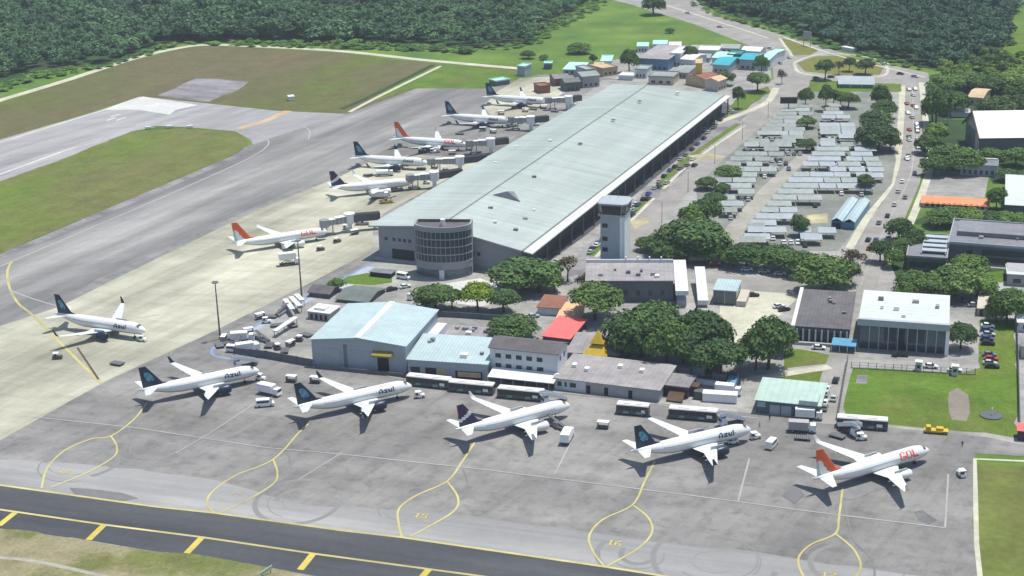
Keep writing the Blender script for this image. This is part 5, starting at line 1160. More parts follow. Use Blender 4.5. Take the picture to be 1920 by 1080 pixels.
for a, b_, wdt, nm in ((RD0, RD1, .8, 'ridge_shade_strip'), (trim0+Vector((0, 0, .2)), trim1+Vector((0, 0, .2)), .8, 'eave_gutter')):  # dark ridge strip paints the shadow line there; the eave one is a gutter
    n = Vector((b_-a).to_2d().orthogonal().normalized().to_3d())*wdt/2; mb = MB(); mb.slab([a-n+Vector((0, 0, -.06)), a+n+Vector((0, 0, -.06)), b_+n+Vector((0, 0, -.06)), b_-n+Vector((0, 0, -.06))], .3); mb.build(nm, 'gutter_ridge_shade', ter)
ax = (EL1-EL0); ax.z = 0; ax.normalize(); ac = Vector((ax.y, -ax.x, 0))          # along, across (to the landside)
WL0 = EL0+ac*3.2+ax*2.0; WR0 = ER0-ac*4.5+ax*2.0; WL1 = EL1+ac*3.2-ax*2; WR1 = ER1-ac*4.5-ax*2
def wallquad(a, b_, za, zb, name, m_, z0=0):
    mb = MB(); d = (b_-a); n = Vector((-d.y, d.x, 0)).normalized()*.4
    A_, B_ = Vector((a.x, a.y, 0)), Vector((b_.x, b_.y, 0))
    F = [A_, B_, B_+n, A_+n]; z = [za, zb, zb, za]; i = len(mb.v)
    mb.v += [(p.x, p.y, z0) for p in F]+[(p.x, p.y, zz) for p, zz in zip(F, z)]
    for k in range(4): q = (k+1) % 4; mb.f.append((i+k, i+q, i+4+q, i+4+k)); mb.m.append(0)
    mb.f.append((i+4, i+5, i+6, i+7)); mb.m.append(0); return mb.build(name, m_, ter)
def roof_z(p):                                                                    # underside of the roof above a plan point
    t = (p-EL0).dot(ac); tr = (RD0-EL0).dot(ac); te = (ER0-EL0).dot(ac)
    return (13.3+(15.2-13.3)*t/tr if t < tr else 15.2-(15.2-9.3)*(t-tr)/(te-tr))-.62
MID0 = lerp(Vector((WL0.x, WL0.y, 0)), Vector((WR0.x, WR0.y, 0)), .5)
tr_ = (RD0-EL0).dot(ac); fr = (tr_-3.2)/((WR0-EL0).dot(ac)-3.2); MID0 = lerp(WL0, WR0, fr)
wallquad(WL0, MID0, roof_z(WL0), roof_z(MID0), 'end_wall', 'wall_terminal'); wallquad(MID0, WR0, roof_z(MID0), roof_z(WR0), 'end_wall', 'wall_terminal')
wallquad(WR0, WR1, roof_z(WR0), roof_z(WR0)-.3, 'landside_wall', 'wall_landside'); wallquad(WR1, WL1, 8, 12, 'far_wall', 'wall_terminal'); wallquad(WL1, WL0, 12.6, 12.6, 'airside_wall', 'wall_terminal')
fd = (WR0-WL0); fl = fd.length; fd.normalize(); fn = Vector((fd.y, -fd.x, 0)); fn = fn if fn.y < 0 else -fn
def onwall(s0, s1, z0, z1, name, m_, proud=.08):
    mb = MB(); a = Vector((WL0.x, WL0.y, 0))+fd*s0; b_ = Vector((WL0.x, WL0.y, 0))+fd*s1; mb.prism([tuple((a+fn*proud)[:2]), tuple((b_+fn*proud)[:2]), tuple((b_-fn*.1)[:2]), tuple((a-fn*.1)[:2])], z0, z1); return mb.build(name, m_, ter)
for s_ in (2.6, 6.0, 8.4, 10.5, 12.7, 17.0): onwall(s_, s_+1.2, 7.6, 8.9, 'window', 'window_glass')
onwall(5.5, 15.0, .1, 4.6, 'service_doorway', 'black', .05)
onwall(-1.5, 18, .0, .6, 'loading_kerb', 'wall_grey', 2.2)
for s_ in (36.8, 38.9, 41.2): onwall(s_, s_+1.4, 5.6, 7.0, 'window', 'window_glass')
# columns and glazing under the landside eave
for k in range(22):
    p = lerp(ER0-ac*.6+ax*3, ER1-ac*.6-ax*3, k/21); mb = MB(); mb.tube((p.x, p.y, 0), (p.x, p.y, 9.), .35, n=8); mb.build('eave_column', 'metal_dark', ter)
# triangular roof light
c0 = G(952, 376, 13.2); mb = MB(); pts = [c0-fd*6.5, c0+fd*5.5, c0+fd*-1.5+ax*10]; base = [Vector((p.x, p.y, roof_z(p)+.64)) for p in pts]; top = base[0]*.45+base[1]*.45+base[2]*.1+Vector((0, 0, 2.6))
for i in range(3): mb.face([base[i], base[(i+1) % 3], top])
mb.build('roof_light', 'roof_slate', ter)
for t in (.12, .3, .52, .7, .86):
    p = lerp(RD0, RD1, t)+ac*8; mb = MB(); mb.box(p.x-.9, p.x+.9, p.y-.7, p.y+.7, roof_z(p)+.6, roof_z(p)+1.1); mb.build('roof_vent', 'roof_slate', ter)
for k in range(8):
    t = rnd.uniform(.05, .95); s_ = rnd.choice([rnd.uniform(4, 20), rnd.uniform(30, 58)]); p = lerp(EL0, EL1, t)+ac*s_; mb = MB(); z = roof_z(p)+.63; w_ = rnd.uniform(.4, .9); mb.box(p.x-w_, p.x+w_, p.y-w_, p.y+w_, z-.1, z+rnd.uniform(.4, 1.0)); mb.build('roof_vent', rnd.choice(['roof_slate', 'metal_white', 'metal_grey']), ter)
# round office tower at the end of the terminal: a bowed front between straight sides
cf = G(835, 523); rt = thing('round_office_tower', 'round grey office tower with a grid of dark windows at the terminal end', 'office tower', (cf.x, cf.y+10.4, 0), -6)
H1 = HGT(835, 523, 427); NR = 24; rr_ = 10.4
def arc(r, z, a0=180, a1=360, n=NR): return [(r*math.cos(R(a0+(a1-a0)*k/n)), r*.62*math.sin(R(a0+(a1-a0)*k/n))-3.9, z) for k in range(n+1)]
def dshape(r, z): return arc(r, z)+[(r, .6, z), (-r, .6, z)]
mb = MB(); mb.grid([dshape(rr_, 0), dshape(rr_, H1)], 0, True); mb.face(dshape(rr_-.01, H1-1.2)); mb.build('drum_wall', 'wall_terminal', rt)
mb = MB(); o_, i_ = dshape(rr_+.15, H1), dshape(rr_-.6, H1); mb.grid([[(x, y, H1-1.3) for x, y, z in o_], o_, i_, [(x, y, H1-1.25) for x, y, z in i_]], 0, True); mb.build('parapet', 'wall_terminal', rt)
mb = MB(); mb.face([(x*.94, y*.94, H1-1.1) for x, y, z in dshape(rr_, 0)]); mb.build('roof_deck', 'roof_dark', rt)
zrow = [H1*.31+k*(H1*.60)/4 for k in range(5)]
for k in range(4):
    for j in range(18):
        a0 = 180+4.4+j*9.5; a1 = a0+8.3; mb = MB(); z0, z1 = zrow[k]+.25, zrow[k+1]-.2
        mb.grid([arc(rr_+.04, z0, a0, a1, 2), arc(rr_+.04, z1, a0, a1, 2)], 0); mb.build('window', 'window_glass', rt)
for j in range(19):
    a0 = 180+3.8+j*9.5; mb = MB(); p = arc(rr_+.12, 0, a0, a0+.01, 1)[0]; mb.tube((p[0], p[1], zrow[0]), (p[0], p[1], H1-1.6), .09, n=5); mb.build('mullion', 'metal_grey', rt)
for k in range(5):
    mb = MB(); z = zrow[k]; mb.grid([arc(rr_+.03, z-.12), arc(rr_+.2, z-.12), arc(rr_+.2, z+.14), arc(rr_+.03, z+.14)]); mb.build('floor_band', 'wall_grey', rt)
mb = MB(); mb.grid([arc(rr_+.06, .6, 190, 350), arc(rr_+.06, 3.4, 190, 350)]); mb.build('ground_floor_glazing', 'wall_glass', rt)
mb = MB(); mb.box(-.9, .9, -11.6, -10.0, 0, 3.6); mb.build('entrance_pillar', 'wall_white', rt)
mb = MB(); mb.tube((0, -4, H1-1.1), (0, -4, H1+1.4), .9, .9, 10); mb.build('roof_dish', 'metal_white', rt)
# ------------------------------------------------------------------ boarding bridges
def bridge(E, Rt, C, lab):
    e, r_, c = G(*E, 5.5), G(*Rt, 5.5), G(*C, 5.3); t = thing('boarding_bridge', lab, 'boarding bridge', (r_.x, r_.y, 0), 0, 'boarding bridges along the terminal'); o = Vector((r_.x, r_.y, 0))
    def seg(a, b_, wd, z0, z1, name, m_, m2=None):
        d = Vector((b_.x-a.x, b_.y-a.y, 0)).normalized(); n = Vector((-d.y, d.x, 0))*wd/2; mb = MB(); P = [a-n-o, b_-n-o, b_+n-o, a+n-o]
        mb.prism([(p.x, p.y) for p in P], z0, z1, 0, 1 if m2 else 0); return mb.build(name, [m_]+([m2] if m2 else []), t)
    seg(e, r_, 3.2, 4.1, 7.0, 'fixed_tunnel', 'metal_dark', 'black'); mb = MB(); mb.tube((0, 0, 3.6), (0, 0, 7.6), 2.3, 2.3, 12); mb.tube((0, 0, 0), (0, 0, 3.6), .9, .9, 10); mb.build('rotunda', 'metal_white', t)
    md = lerp(r_, c, .52); s1 = seg(r_, md, 2.9, 4.2, 6.9, 'tunnel', 'metal_grey', 'metal_white'); s2 = seg(md, lerp(r_, c, .9), 2.4, 4.3, 6.6, 'inner_tunnel', 'roof_carport', 'metal_white')
    for a, b_, hw in ((r_, md, 1.5), (md, lerp(r_, c, .9), 1.25)):
        d = Vector((b_.x-a.x, b_.y-a.y, 0)); L_ = d.length; d.normalize(); n = Vector((-d.y, d.x, 0)); mb = MB()
        for sd in (1, -1):
            for k in range(int(L_/1.6)):
                p = a+d*(k*1.6+.4)+n*(hw*sd)-o; mb.box(p.x-.06, p.x+.06, p.y-.06, p.y+.06, 4.3, 6.7)
        mb.build('side_ribs', 'metal_white', s1 if a is r_ else s2)
    q = lerp(r_, c, .9)-o; mb = MB(); mb.tube((q.x, q.y, 3.9), (q.x, q.y, 6.9), 2.0, 2.0, 10); mb.build('cab', 'metal_grey', t)
    p = lerp(r_, c, .72)-o; mb = MB(); mb.tube((p.x-1.2, p.y, .5), (p.x-1.2, p.y, 4.2), .22); mb.tube((p.x+1.2, p.y, .5), (p.x+1.2, p.y, 4.2), .22); mb.box(p.x-1.9, p.x+1.9, p.y-.5, p.y+.5, .5, 1.0); mb.build('lift_column', 'metal_grey', t)
    mb = MB(); mb.tube((p.x-1.7, p.y-.3, .5), (p.x-1.7, p.y+.3, .5), .5); mb.tube((p.x+1.7, p.y-.3, .5), (p.x+1.7, p.y+.3, .5), .5); mb.build('wheel', 'tyre', t)
bridge((712, 404), (655, 409), (603, 420), 'boarding bridge nearest the round office tower, reaching the orange tailed airliner')
bridge((865, 322), (814, 330), (764, 334), 'second boarding bridge, reaching the docked purple tailed airliner')
bridge((912, 295), (862, 301), (803, 303), 'third boarding bridge, reaching the blue tailed airliner in front of the red tailed one')
bridge((952, 263), (920, 267), (876, 269), 'fourth boarding bridge, reaching the far red tailed airliner')
bridge((1028, 222), (995, 225), (955, 224), 'fifth boarding bridge, reaching the second farthest airliner')
bridge((1088, 183), (1066, 187), (1024, 188), 'last boarding bridge, reaching the farthest airliner')
# ------------------------------------------------------------------ sheds, ramps and masts by the beige stands
SG = 'sheds in the equipment yard'
b = B('shed', 'dark brown roofed shed nearest the beige stands', (580, 556), (618, 560), 547, (590, 533), 'shed', SG); b.walls('wall_darkgrey').gable('roof_dark', 1.2, 'w', .6, gm='wall_darkgrey')
b = B('shed', 'wide dark green roofed shed left of the small office lawn', (632, 566), (690, 572), 560, (655, 535), 'shed', SG); b.walls('wall_darkgrey').gable('roof_darkgreen', 1.4, 'w', .6, gm='wall_darkgrey')
b = B('shed', 'long flat shed with black front standing on the office lawn edge', (694, 518), (733, 522), 510, 4, 'shed', SG); b.walls('black').flat('roof_slate', .3, .25)
b = B('plant_room', 'white flat roofed plant room between the slanted ramps and the big hangar', (578, 598), (618, 603), 584, (585, 569), 'plant room', SG); b.walls('wall_grey').flat('roof_white_plain', .3, .3)
b.row(4, .5, b.w-.5, .2, b.h-.7, .5, 'black', name='louvre'); mb = MB(); mb.box(b.w*.2, b.w*.7, b.d*.2, b.d*.6, b.h+.3, b.h+1.1); b.part('roof_unit', mb, 'metal_white')
for i, (u0, v0, u1, v1, lab) in enumerate([(535, 572, 550, 594, 'leftmost of the three short white ramps side by side'), (546, 568, 563, 588, 'middle of the three short white ramps side by side'), (556, 563, 568, 577, 'rightmost and farthest of the three short white ramps side by side'), (516, 633, 556, 609, 'longest white ramp, lying apart below the three short ones')]):
    a, c_ = G(u0, v0), G(u1, v1); d = c_-a; t = thing('cargo_ramp', lab, 'ramp', (a.x, a.y, .05), math.degrees(math.atan2(d.y, d.x)), 'white cargo ramps in the equipment yard'); l_ = d.length
    mb = MB(); mb.slab([(0, -.9, 2.4), (l_, -.9, 2.9), (l_, .9, 2.9), (0, .9, 2.4)], .35); mb.build('deck', 'roof_white_plain', t)
    for x in (.6, l_*.5, l_-.8):
        mb = MB(); mb.box(x, x+.2, -.8, -.6, 0, 2.2); mb.box(x, x+.2, .6, .8, 0, 2.2); mb.build('leg', 'metal_grey', t)
for u, v, vt, lab in [(413, 636, 528, 'tall floodlight mast at the corner of the equipment yard'), (566, 560, 450, 'tall floodlight mast beside the brown shed at the beige stands')]:
    h = HGT(u, v, vt); p = G(u, v); t = thing('floodlight_mast', lab, 'floodlight mast', (p.x, p.y, 0), 0, 'floodlight masts')
    mb = MB(); mb.tube((0, 0, 0), (0, 0, h), .32, .16, 8); mb.build('mast', 'metal_dark', t); mb = MB(); mb.box(-.5, .5, -.5, .5, 0, .6); mb.build('foundation', 'wall_grey', t)
    mb = MB()
    for k in range(6): a = k*1.047; mb.box(.8*math.cos(a)-.25, .8*math.cos(a)+.25, .8*math.sin(a)-.25, .8*math.sin(a)+.25, h-.5, h)
    mb.box(-.8, .8, -.08, .08, h-.3, h-.2); mb.box(-.08, .08, -.8, .8, h-.3, h-.2); mb.build('lamp_head', 'metal_grey', t)
# walls and fences
def fence(name, label, pts, h, m_, step=3., solid=True, group=None, cat='fence', post='metal_dark', th=.12):
    pw = 1.5 if solid else .2; W = [G(*p) for p in pts]; o = W[0].copy(); t = thing(name, label, cat, (o.x, o.y, 0), 0, group); mb = MB(); pm = MB()
    for a, c_ in zip(W, W[1:]):
        d = c_-a; L_ = d.length; d.normalize(); n = Vector((-d.y, d.x, 0))*th; P = [a-n-o, c_-n-o, c_+n-o, a+n-o]
        if solid: mb.prism([(p.x, p.y) for p in P], .05, h)
        else:
            for z in (.3, h*.5, h-.1): mb.prism([(p.x, p.y) for p in P], z, z+.07)
        for k in range(int(L_/step)+1): p = a+d*(k*step)-o; pm.box(p.x-.05-th*pw, p.x+.05+th*pw, p.y-.05-th*pw, p.y+.05+th*pw, 0, h+.15)
    mb.build('panel' if solid else 'rails', m_, t); pm.build('posts', post, t); return t
fence('boundary_wall', 'low dark wall along the equipment yard beside the big hangar', [(440, 666), (500, 672), (586, 688)], 2.6, 'wall_darkgrey', 6, cat='wall')
fence('boundary_wall', 'dark wall strip in front of the big hangar', [(592, 691), (680, 700), (764, 708)], 1.3, 'wall_darkgrey', 8, cat='wall')
fence('lane_fence', 'dark post fence between the access lane and the right lawn', [(1589, 680), (1583, 712), (1577, 748), (1570, 788)], 2.4, 'metal_dark', 3, False)
fence('lawn_fence', 'long thin post fence along the upper edge of the right lawn', [(1596, 690), (1700, 696), (1830, 703)], 2.0, 'metal_grey', 2.5, False)
fence('lawn_fence', 'dark fence down the right edge of the lawn', [(1906, 600), (1909, 700), (1912, 826)], 2.2, 'metal_dark', 3, False)
fence('boundary_wall', 'dark wall behind the lime green tree and its neighbours', [(780, 592), (860, 596), (960, 603)], 2., 'wall_darkgrey', 8, cat='wall')
fence('car_park_wall', 'pale low wall along the lower edge of the car park trees', [(1290, 488), (1400, 492), (1500, 500)], 1.6, 'wall_white', 8, cat='wall')
b = B('grey_shelter', 'low flat grey roofed court behind the warehouse', (830, 645), (930, 652), 632, (835, 610), 'shelter'); b.walls('wall_grey').flat('roof_grey_pale', .3, .25).clutter(9)
# ------------------------------------------------------------------ right side
RG = 'buildings on the right side'
b = B('barn', 'big white roofed barn with a dark edged pointed gable', (1768, 290), (1985, 296), 262, 34, 'barn', RG, h=None); b.h = HGT(1836, 292, 256); b.ang = math.atan2(-.02, 1)
b.root.rotation_euler = (0, 0, R(-3)); gx = G(1838, 292); b.root.location = (gx.x, gx.y, 0); b.w = 60; b.d = 30
b.walls('wall_darkgrey').gable('roof_white_plain', 8.5, 'w', 1.2, gm='wall_grey')
mb = MB(); ht = b.h+.02; mb.slab([(-1.7, -1.6, ht-.7), (-1.21, -1.6, ht-.7), (-1.21, b.d/2, ht+8.8), (-1.7, b.d/2, ht+8.8)], .8); mb.slab([(-1.7, b.d/2, ht+8.8), (-1.21, b.d/2, ht+8.8), (-1.21, b.d+1.6, ht-.7), (-1.7, b.d+1.6, ht-.7)], .8); b.part('gable_edge', mb, 'black', b.roof)
b.opening('gable_door', 4, 11, .1, b.h*1.05, 'wall_tan', 'l'); b.row(3, 14, b.d-3, 2, 5, .5, face='l')
b = B('grey_house', 'grey blue house with pale ridge below the barn', (1800, 328), (1868, 332), 307, (1812, 297), 'house', RG); b.walls('wall_bluegrey').gable('roof_slate', 1.4, 'w', .5, gm='wall_bluegrey'); b.row(6, .6, b.w-.6, .8, 2.6, .5)
mb = MB(); mb.box(0, b.w, b.d/2-.5, b.d/2+.5, b.h+1.5, b.h+1.9); b.part('ridge_cap', mb, 'roof_white_plain', b.roof)
b = B('orange_roofed_hall', 'long low hall with bright orange roof', (1728, 388), (1852, 395), 380, (1732, 367), 'hall', RG); b.walls('wall_tan').gable('roof_orange', 1.2, 'w', .6, gm='wall_tan'); b.row(11, 1, b.w-1, .4, 2.2, .6, 'black')
b = B('office_block', 'dark grey office block with long shaded window strips', (1778, 490), (1985, 506), 458, (1793, 416), 'office', RG); b.walls('wall_darkgrey').flat('roof_slate', .6, .5, .8, 'wall_bluegrey'); b.clutter(10)
b.opening('window_strip', b.w*.30, b.w*.98, .8, b.h*.40, 'window_glass'); b.opening('window_strip', b.w*.30, b.w*.98, b.h*.52, b.h*.86, 'window_glass'); b.opening('window', b.w*.16, b.w*.22, b.h*.45, b.h*.75, 'black'); mb = MB(); mb.box(-.6, 0-.002, -1.5, -.6, 0, b.h+1.2); b.part('corner_pillar', mb, 'wall_grey')
mb = MB(); mb.slab([(2, b.d*.35, b.h+2.2), (b.w, b.d*.35, b.h+2.2), (b.w, b.d*.8, b.h+2.6), (2, b.d*.8, b.h+2.6)], 1.6); b.part('upper_roof', mb, 'roof_slate')
b = B('office_wing', 'lower dark grey wing left of the office block', (1700, 505), (1772, 510), 482, (1712, 440), 'office', RG); b.walls('wall_darkgrey').flat('roof_slate', .5, .4, .5, 'wall_grey')
mb = MB()
for k in range(4): mb.slab([(b.w*.35, b.d*(.15+.2*k), b.h+1.6), (b.w, b.d*(.15+.2*k), b.h+1.6), (b.w, b.d*(.27+.2*k), b.h+1.6), (b.w*.35, b.d*(.27+.2*k), b.h+1.6)], .4)
mb.box(b.w*.34, b.w*.36, b.d*.1, b.d*.95, b.h+.4, b.h+1.3); mb.box(b.w*.96, b.w*.98, b.d*.1, b.d*.95, b.h+.4, b.h+1.3); b.part('roof_louvre', mb, 'wall_bluegrey'); b.opening('window_strip', .6, b.w-.6, 1, b.h*.7, 'window_glass')
b = B('white_roofed_house', 'pale white roofed building right of the orange hall', (1884, 408), (1985, 414), 384, (1888, 328), 'building', RG); b.walls('wall_darkgrey').gable('roof_white', 1.6, 'w', .5, gm='wall_grey')
b = B('white_roofed_house', 'small white roofed house beside the little bright lawn', (1888, 535), (1985, 541), 514, (1886, 492), 'house', RG); b.walls('wall_grey').shed('roof_white', .8, .4); b.row(3, .6, b.w-1, 1, 2.6, .5)
b = B('garden_house', 'small flat roofed garden house behind the right lawn', (1832, 592), (1868, 595), 579, (1838, 556), 'house', RG); b.walls('wall_tan').flat('wall_tan', .3, .3); b.opening('door', .6, 2, .05, 2.2, 'black')
b = B('edge_house', 'white house at the right edge above the lawn', (1908, 622), (1985, 626), 604, (1910, 580), 'house', RG); b.walls('wall_white').gable('roof_white_plain', 1.2, 'w', .5, gm='wall_white'); b.row(3, .6, b.w-.6, 1, 2.4, .5)
b = B('edge_house', 'grey roofed house at the right edge beside the lawn fence', (1914, 672), (1985, 676), 650, (1914, 636), 'house', RG); b.walls('wall_tan').shed('roof_grey', -.6, .4)
b = B('edge_hut', 'hut with red roof at the right edge by the lower end of the lawn fence', (1908, 826), (1975, 832), 808, (1912, 797), 'hut', RG); b.walls('maroon').shed('roof_red', -.4, .4)
sheet('bright_lawn', [(1838, 512), (1882, 508), (1880, 530), (1836, 528)], 'grass_field', 6)
b = B('pink_house', 'pink walled house with tan roof among the dark trees', (1814, 196), (1842, 198), 182, (1820, 165), 'house', RG); b.walls('wall_tan').gable('roof_tan', 1.4, 'w', .4, gm='wall_tan'); b.row(2, .5, b.w-.5, 1, 2.4, .5)
b = B('flat_house', 'pale flat roofed shed just left of the barn gable', (1784, 219), (1818, 220), 211, (1786, 204), 'house', RG); b.walls('wall_white').flat('slab_pale', .3, .3)
p = G(1778, 232); t = thing('lattice_mast', 'tall slim grey lattice mast among the trees beside the main road', 'mast', (p.x, p.y, 0), 0); hh = HGT(1778, 232, 138); mb = MB()
for x, y in ((-.6, -.6), (.6, -.6), (0, .7)): mb.tube((x, y, 0), (x*.3, y*.3, hh), .09, .06, 5)
mb.build('mast_leg', 'metal_grey', t); mb = MB()
for k in range(int(hh/1.5)): s_ = .6*(1-.7*k*1.5/hh); z = k*1.5; mb.tube((-s_, -s_, z), (s_, -s_, z+1.4), .04, n=4); mb.tube((s_, -s_, z), (0, s_, z+1.4), .04, n=4); mb.tube((0, s_, z), (-s_, -s_, z+1.4), .04, n=4)
mb.build('bracing', 'metal_grey', t); mb = MB(); mb.box(-.7, .7, -.7, .7, hh*.45, hh*.45+1.2); mb.build('antenna_panel', 'metal_white', t)
# ------------------------------------------------------------------ car park: twin blue hall, shade roofs, screen sign
b = B('twin_canopy', 'pair of pale blue shade halls side by side in the lower car park', (1558, 428), (1602, 432), 413, (1574, 371), 'canopy'); mb = MB()
for x0, x1, nm in ((0, b.w*.47, 'left'), (b.w*.53, b.w, 'right')):
    q = MB(); q.slab([(x0, 0, b.h), ((x0+x1)/2, 0, b.h+1.2), ((x0+x1)/2, b.d, b.h+1.2), (x0, b.d, b.h)], .2); q.slab([((x0+x1)/2, 0, b.h+1.2), (x1, 0, b.h), (x1, b.d, b.h), ((x0+x1)/2, b.d, b.h+1.2)], .2); b.part('roof', q, 'roof_bluewhite')
mb.box(0, b.w, .4, b.d-.2, 0, b.h-.3); b.part('wall', mb, 'roof_blue'); b.opening('doorway', .6, b.w*.4, .1, b.h*.7, 'black', proud=-.2)
b = B('kiosk', 'long low kiosk with pale blue roof and three dark green openings', (1573, 165), (1638, 166), 158, (1578, 146), 'kiosk'); b.walls('roof_carport').shed('roof_carport_blue', -.8, .6)
for x in (.02, .36, .68): b.opening('doorway', b.w*x, b.w*(x+.28), .1, b.h-.4, 'roof_teal_dark')
p = G(1478, 214); t = thing('screen_sign', 'black roadside screen on a pole at the upper car park corner', 'sign', (p.x, p.y, 0), -4); z1 = HGT(1478, 214, 182); z0 = HGT(1478, 214, 194)
mb = MB(); mb.box(-4.4, 4.4, -.35, .35, z0, z1); mb.build('frame', 'metal_dark', t); mb = MB(); mb.box(-4.1, 4.1, -.42, -.36, z0+.3, z1-.3); mb.build('screen', 'black', t); mb = MB(); mb.tube((0, 0, 0), (0, 0, z0), .35, n=8); mb.build('pole', 'metal_grey', t)
def make_port(m_, ln):
    t = thing('shade_roof', 'x', 'shade roof'); mb = MB(); mb.slab([(0, -3.0, 2.6), (ln, -3.0, 2.6), (ln, 3.0, 3.1), (0, 3.0, 3.1)], .16); mb.build('roof', m_, t); mb = MB(); n = max(2, int(ln/5))
    for k in range(n+1): x = .3+k*(ln-.6)/n; mb.tube((x, .6, 0), (x, .6, 2.75), .09, n=5); mb.tube((x, .6, 1.8), (x, -1.8, 2.5), .06, n=4)
    mb.build('posts', 'metal_grey', t); return t
PORT = {(m_, ln): make_port(m_, ln) for m_ in ('roof_carport', 'roof_carport_blue', 'roof_carport_dull') for ln in (7, 10, 15)}
PL = {'roof_carport': 'pale grey shade roof over parked cars in the car park', 'roof_carport_blue': 'bluish grey shade roof over parked cars in the car park', 'roof_carport_dull': 'dull greenish grey shade roof over parked cars in the car park'}
def interp(tab, v):
    for (v0, u0), (v1, u1) in zip(tab, tab[1:]):
        if v0 <= v <= v1: return u0+(u1-u0)*(v-v0)/(v1-v0)
    return tab[0][1] if v < tab[0][0] else tab[-1][1]
LEFT = [(200, 1470), (250, 1422), (290, 1378), (340, 1332), (380, 1338), (460, 1350)]; LANE = [(290, 1512), (336, 1454), (440, 1360), (470, 1340)]; LANE2 = [(290, 1528), (350, 1474), (425, 1408), (470, 1386)]
RIGHT = [(200, 1608), (240, 1606), (280, 1655), (300, 1672), (345, 1660), (400, 1612), (470, 1562)]
HEAD = -7.0; ch = math.cos(R(HEAD)); sh = math.sin(R(HEAD)); CPG = 'shade roofs in the car park'; LCG = 'cars standing in the car park'; ncar = 0
def lot_row(u0, u1, v, mats, pcar, gap):
    global ncar
    a = G((u0+u1)/2, v); L0 = G(u0, v); L1 = G(u1, v); n = (L1-L0).length; x = 0
    ctr = lambda s: L0+Vector((ch, sh, 0))*s
    while x < n-8:
        if rnd.random() < gap:
            k = rnd.choice([3, 4, 5])
            for j in range(k):
                if rnd.random() < .65 and x+j*2.7 < n and ncar < 235:
                    p = ctr(x+j*2.7+1.3); u, vv = PX(p); car(u, vv, HEAD+90+rnd.uniform(-3, 3)+(180 if rnd.random() < .5 else 0), '{} car standing uncovered between the shade roofs of the car park', LCG); ncar += 1
            x += k*2.7+.6; continue
        ln = rnd.choice([7, 10, 15]); 
        if x+ln > n: ln = 7
        m_ = rnd.choice(mats); p = ctr(x); place(PORT[(m_, ln)], USED, (p.x, p.y, .1), HEAD, PL[m_], CPG)
        for k in range(int(ln/2.7)):
            if rnd.random() > .34 or ncar >= 235: continue
            q = p+Vector((ch, sh, 0))*(k*2.7+1.6)+Vector((sh, -ch, 0))*4.1; u, vv = PX(q); car(u, vv, HEAD+90, '{} car with its nose out from under a shade roof in the car park', 'cars half under the shade roofs'); ncar += 1
        x += ln+rnd.choice([.4, .4, 1.2, 2.5])
v = 208
while v < 284:
    L_ = interp(LEFT, v)+8; R__ = interp(RIGHT, v)-4; md = (L_+R__)/2+8; lot_row(L_, md-10, v, ['roof_carport_dull', 'roof_carport'], 0, .14); lot_row(md+6, R__, v-1, ['roof_carport', 'roof_carport_blue', 'roof_carport_dull'], 0, .1); v += 7.4
v = 290
while v < 462:
    l, r_ = interp(LEFT, v)+8, interp(LANE, v)-3
    if r_-l > 30: lot_row(l, r_, v, ['roof_carport_dull'] if v < 318 else ['roof_carport', 'roof_carport', 'roof_carport_dull'], 0, .26 if v < 318 else .12)
    l, r_ = interp(LANE2, v)+2, interp(RIGHT, v)-4
    if v > 362: r_ = min(r_, 1548)
    if v > 388: r_ = min(r_, 1500)
    if v > 432: r_ = min(interp(RIGHT, v)-8, 1575)
    if r_-l > 30: lot_row(l, r_, v, ['roof_carport_blue', 'roof_carport_blue', 'roof_carport'], 0, .10 if v < 380 else .2)
    v += 9.2+ (v-290)*.026
for u0, u1, v in ((1600, 1660, 318), (1612, 1656, 340), (1606, 1644, 362), (1528, 1566, 440), (1400, 1470, 436), (1500, 1562, 456), (1386, 1440, 462), (1450, 1478, 404), (1440, 1480, 418)): lot_row(u0, u1, v, ['roof_carport_blue', 'roof_carport_dull'], 0, .3)
# cars on the roads and small car rows
for (u, v, rz, c_) in [(1700, 196, 92, 'red'), (1712, 200, 92, 'red'), (1702, 214, -88, 'white'), (1710, 222, 92, 'silver'), (1704, 170, -88, 'silver'), (1712, 180, 92, 'white'), (1700, 300, -88, 'white'), (1704, 258, 92, 'grey'), (1664, 407, 70, 'black'), (1697, 372, 72, 'grey'), (1677, 386, 70, 'silver'), (1630, 468, 66, 'red'), (1628, 452, 66, 'black'), (1648, 420, 68, 'grey'),
                       (1688, 140, -30, 'black'), (1660, 122, -30, 'white'), (1715, 145, -40, 'silver'), (1480, 110, 110, 'white'), (1462, 120, 110, 'silver'), (1530, 148, 10, 'grey'), (1558, 146, 10, 'black'), (1444, 92, -50, 'white'), (1350, 52, -30, 'silver'), (1290, 26, -30, 'white')]:
    car(u, v, rz, '{} car driving on the main road or its junction', 'cars on the roads', c_, 'road_car')
for k in range(19):
    v = 165+395*rnd.random()**1.5; lane = rnd.randrange(2); c0 = interp([(160, 1705), (215, 1706), (300, 1703), (348, 1690), (425, 1655), (500, 1620), (560, 1590)], v); c1 = interp([(160, 1715), (215, 1718), (300, 1722), (348, 1710), (425, 1676), (500, 1640), (560, 1615)], v)
    car((c0, c1)[lane], v, interp([(150, 92), (290, 88), (350, 68), (560, 66)], v)+180*lane, '{} car driving on the main road or its junction', 'cars on the roads', None, 'road_car')
for k in range(26):
    t = k/25; car(1112+t*258+rnd.uniform(-2, 2), 470-t*262+rnd.uniform(-2, 2), 66, '{} car in the shaded drop off lane along the terminal', 'cars along the terminal drive', rnd.choice(['black', 'grey', 'grey', 'silver', 'white', 'blue']))
for i, v in enumerate((282, 292, 303, 313)): car(1732+rnd.uniform(-3, 5), v, 95, '{} car parked beside the main road below the tree belt', 'cars parked by the main road', ['black', 'grey', 'black', 'silver'][i])
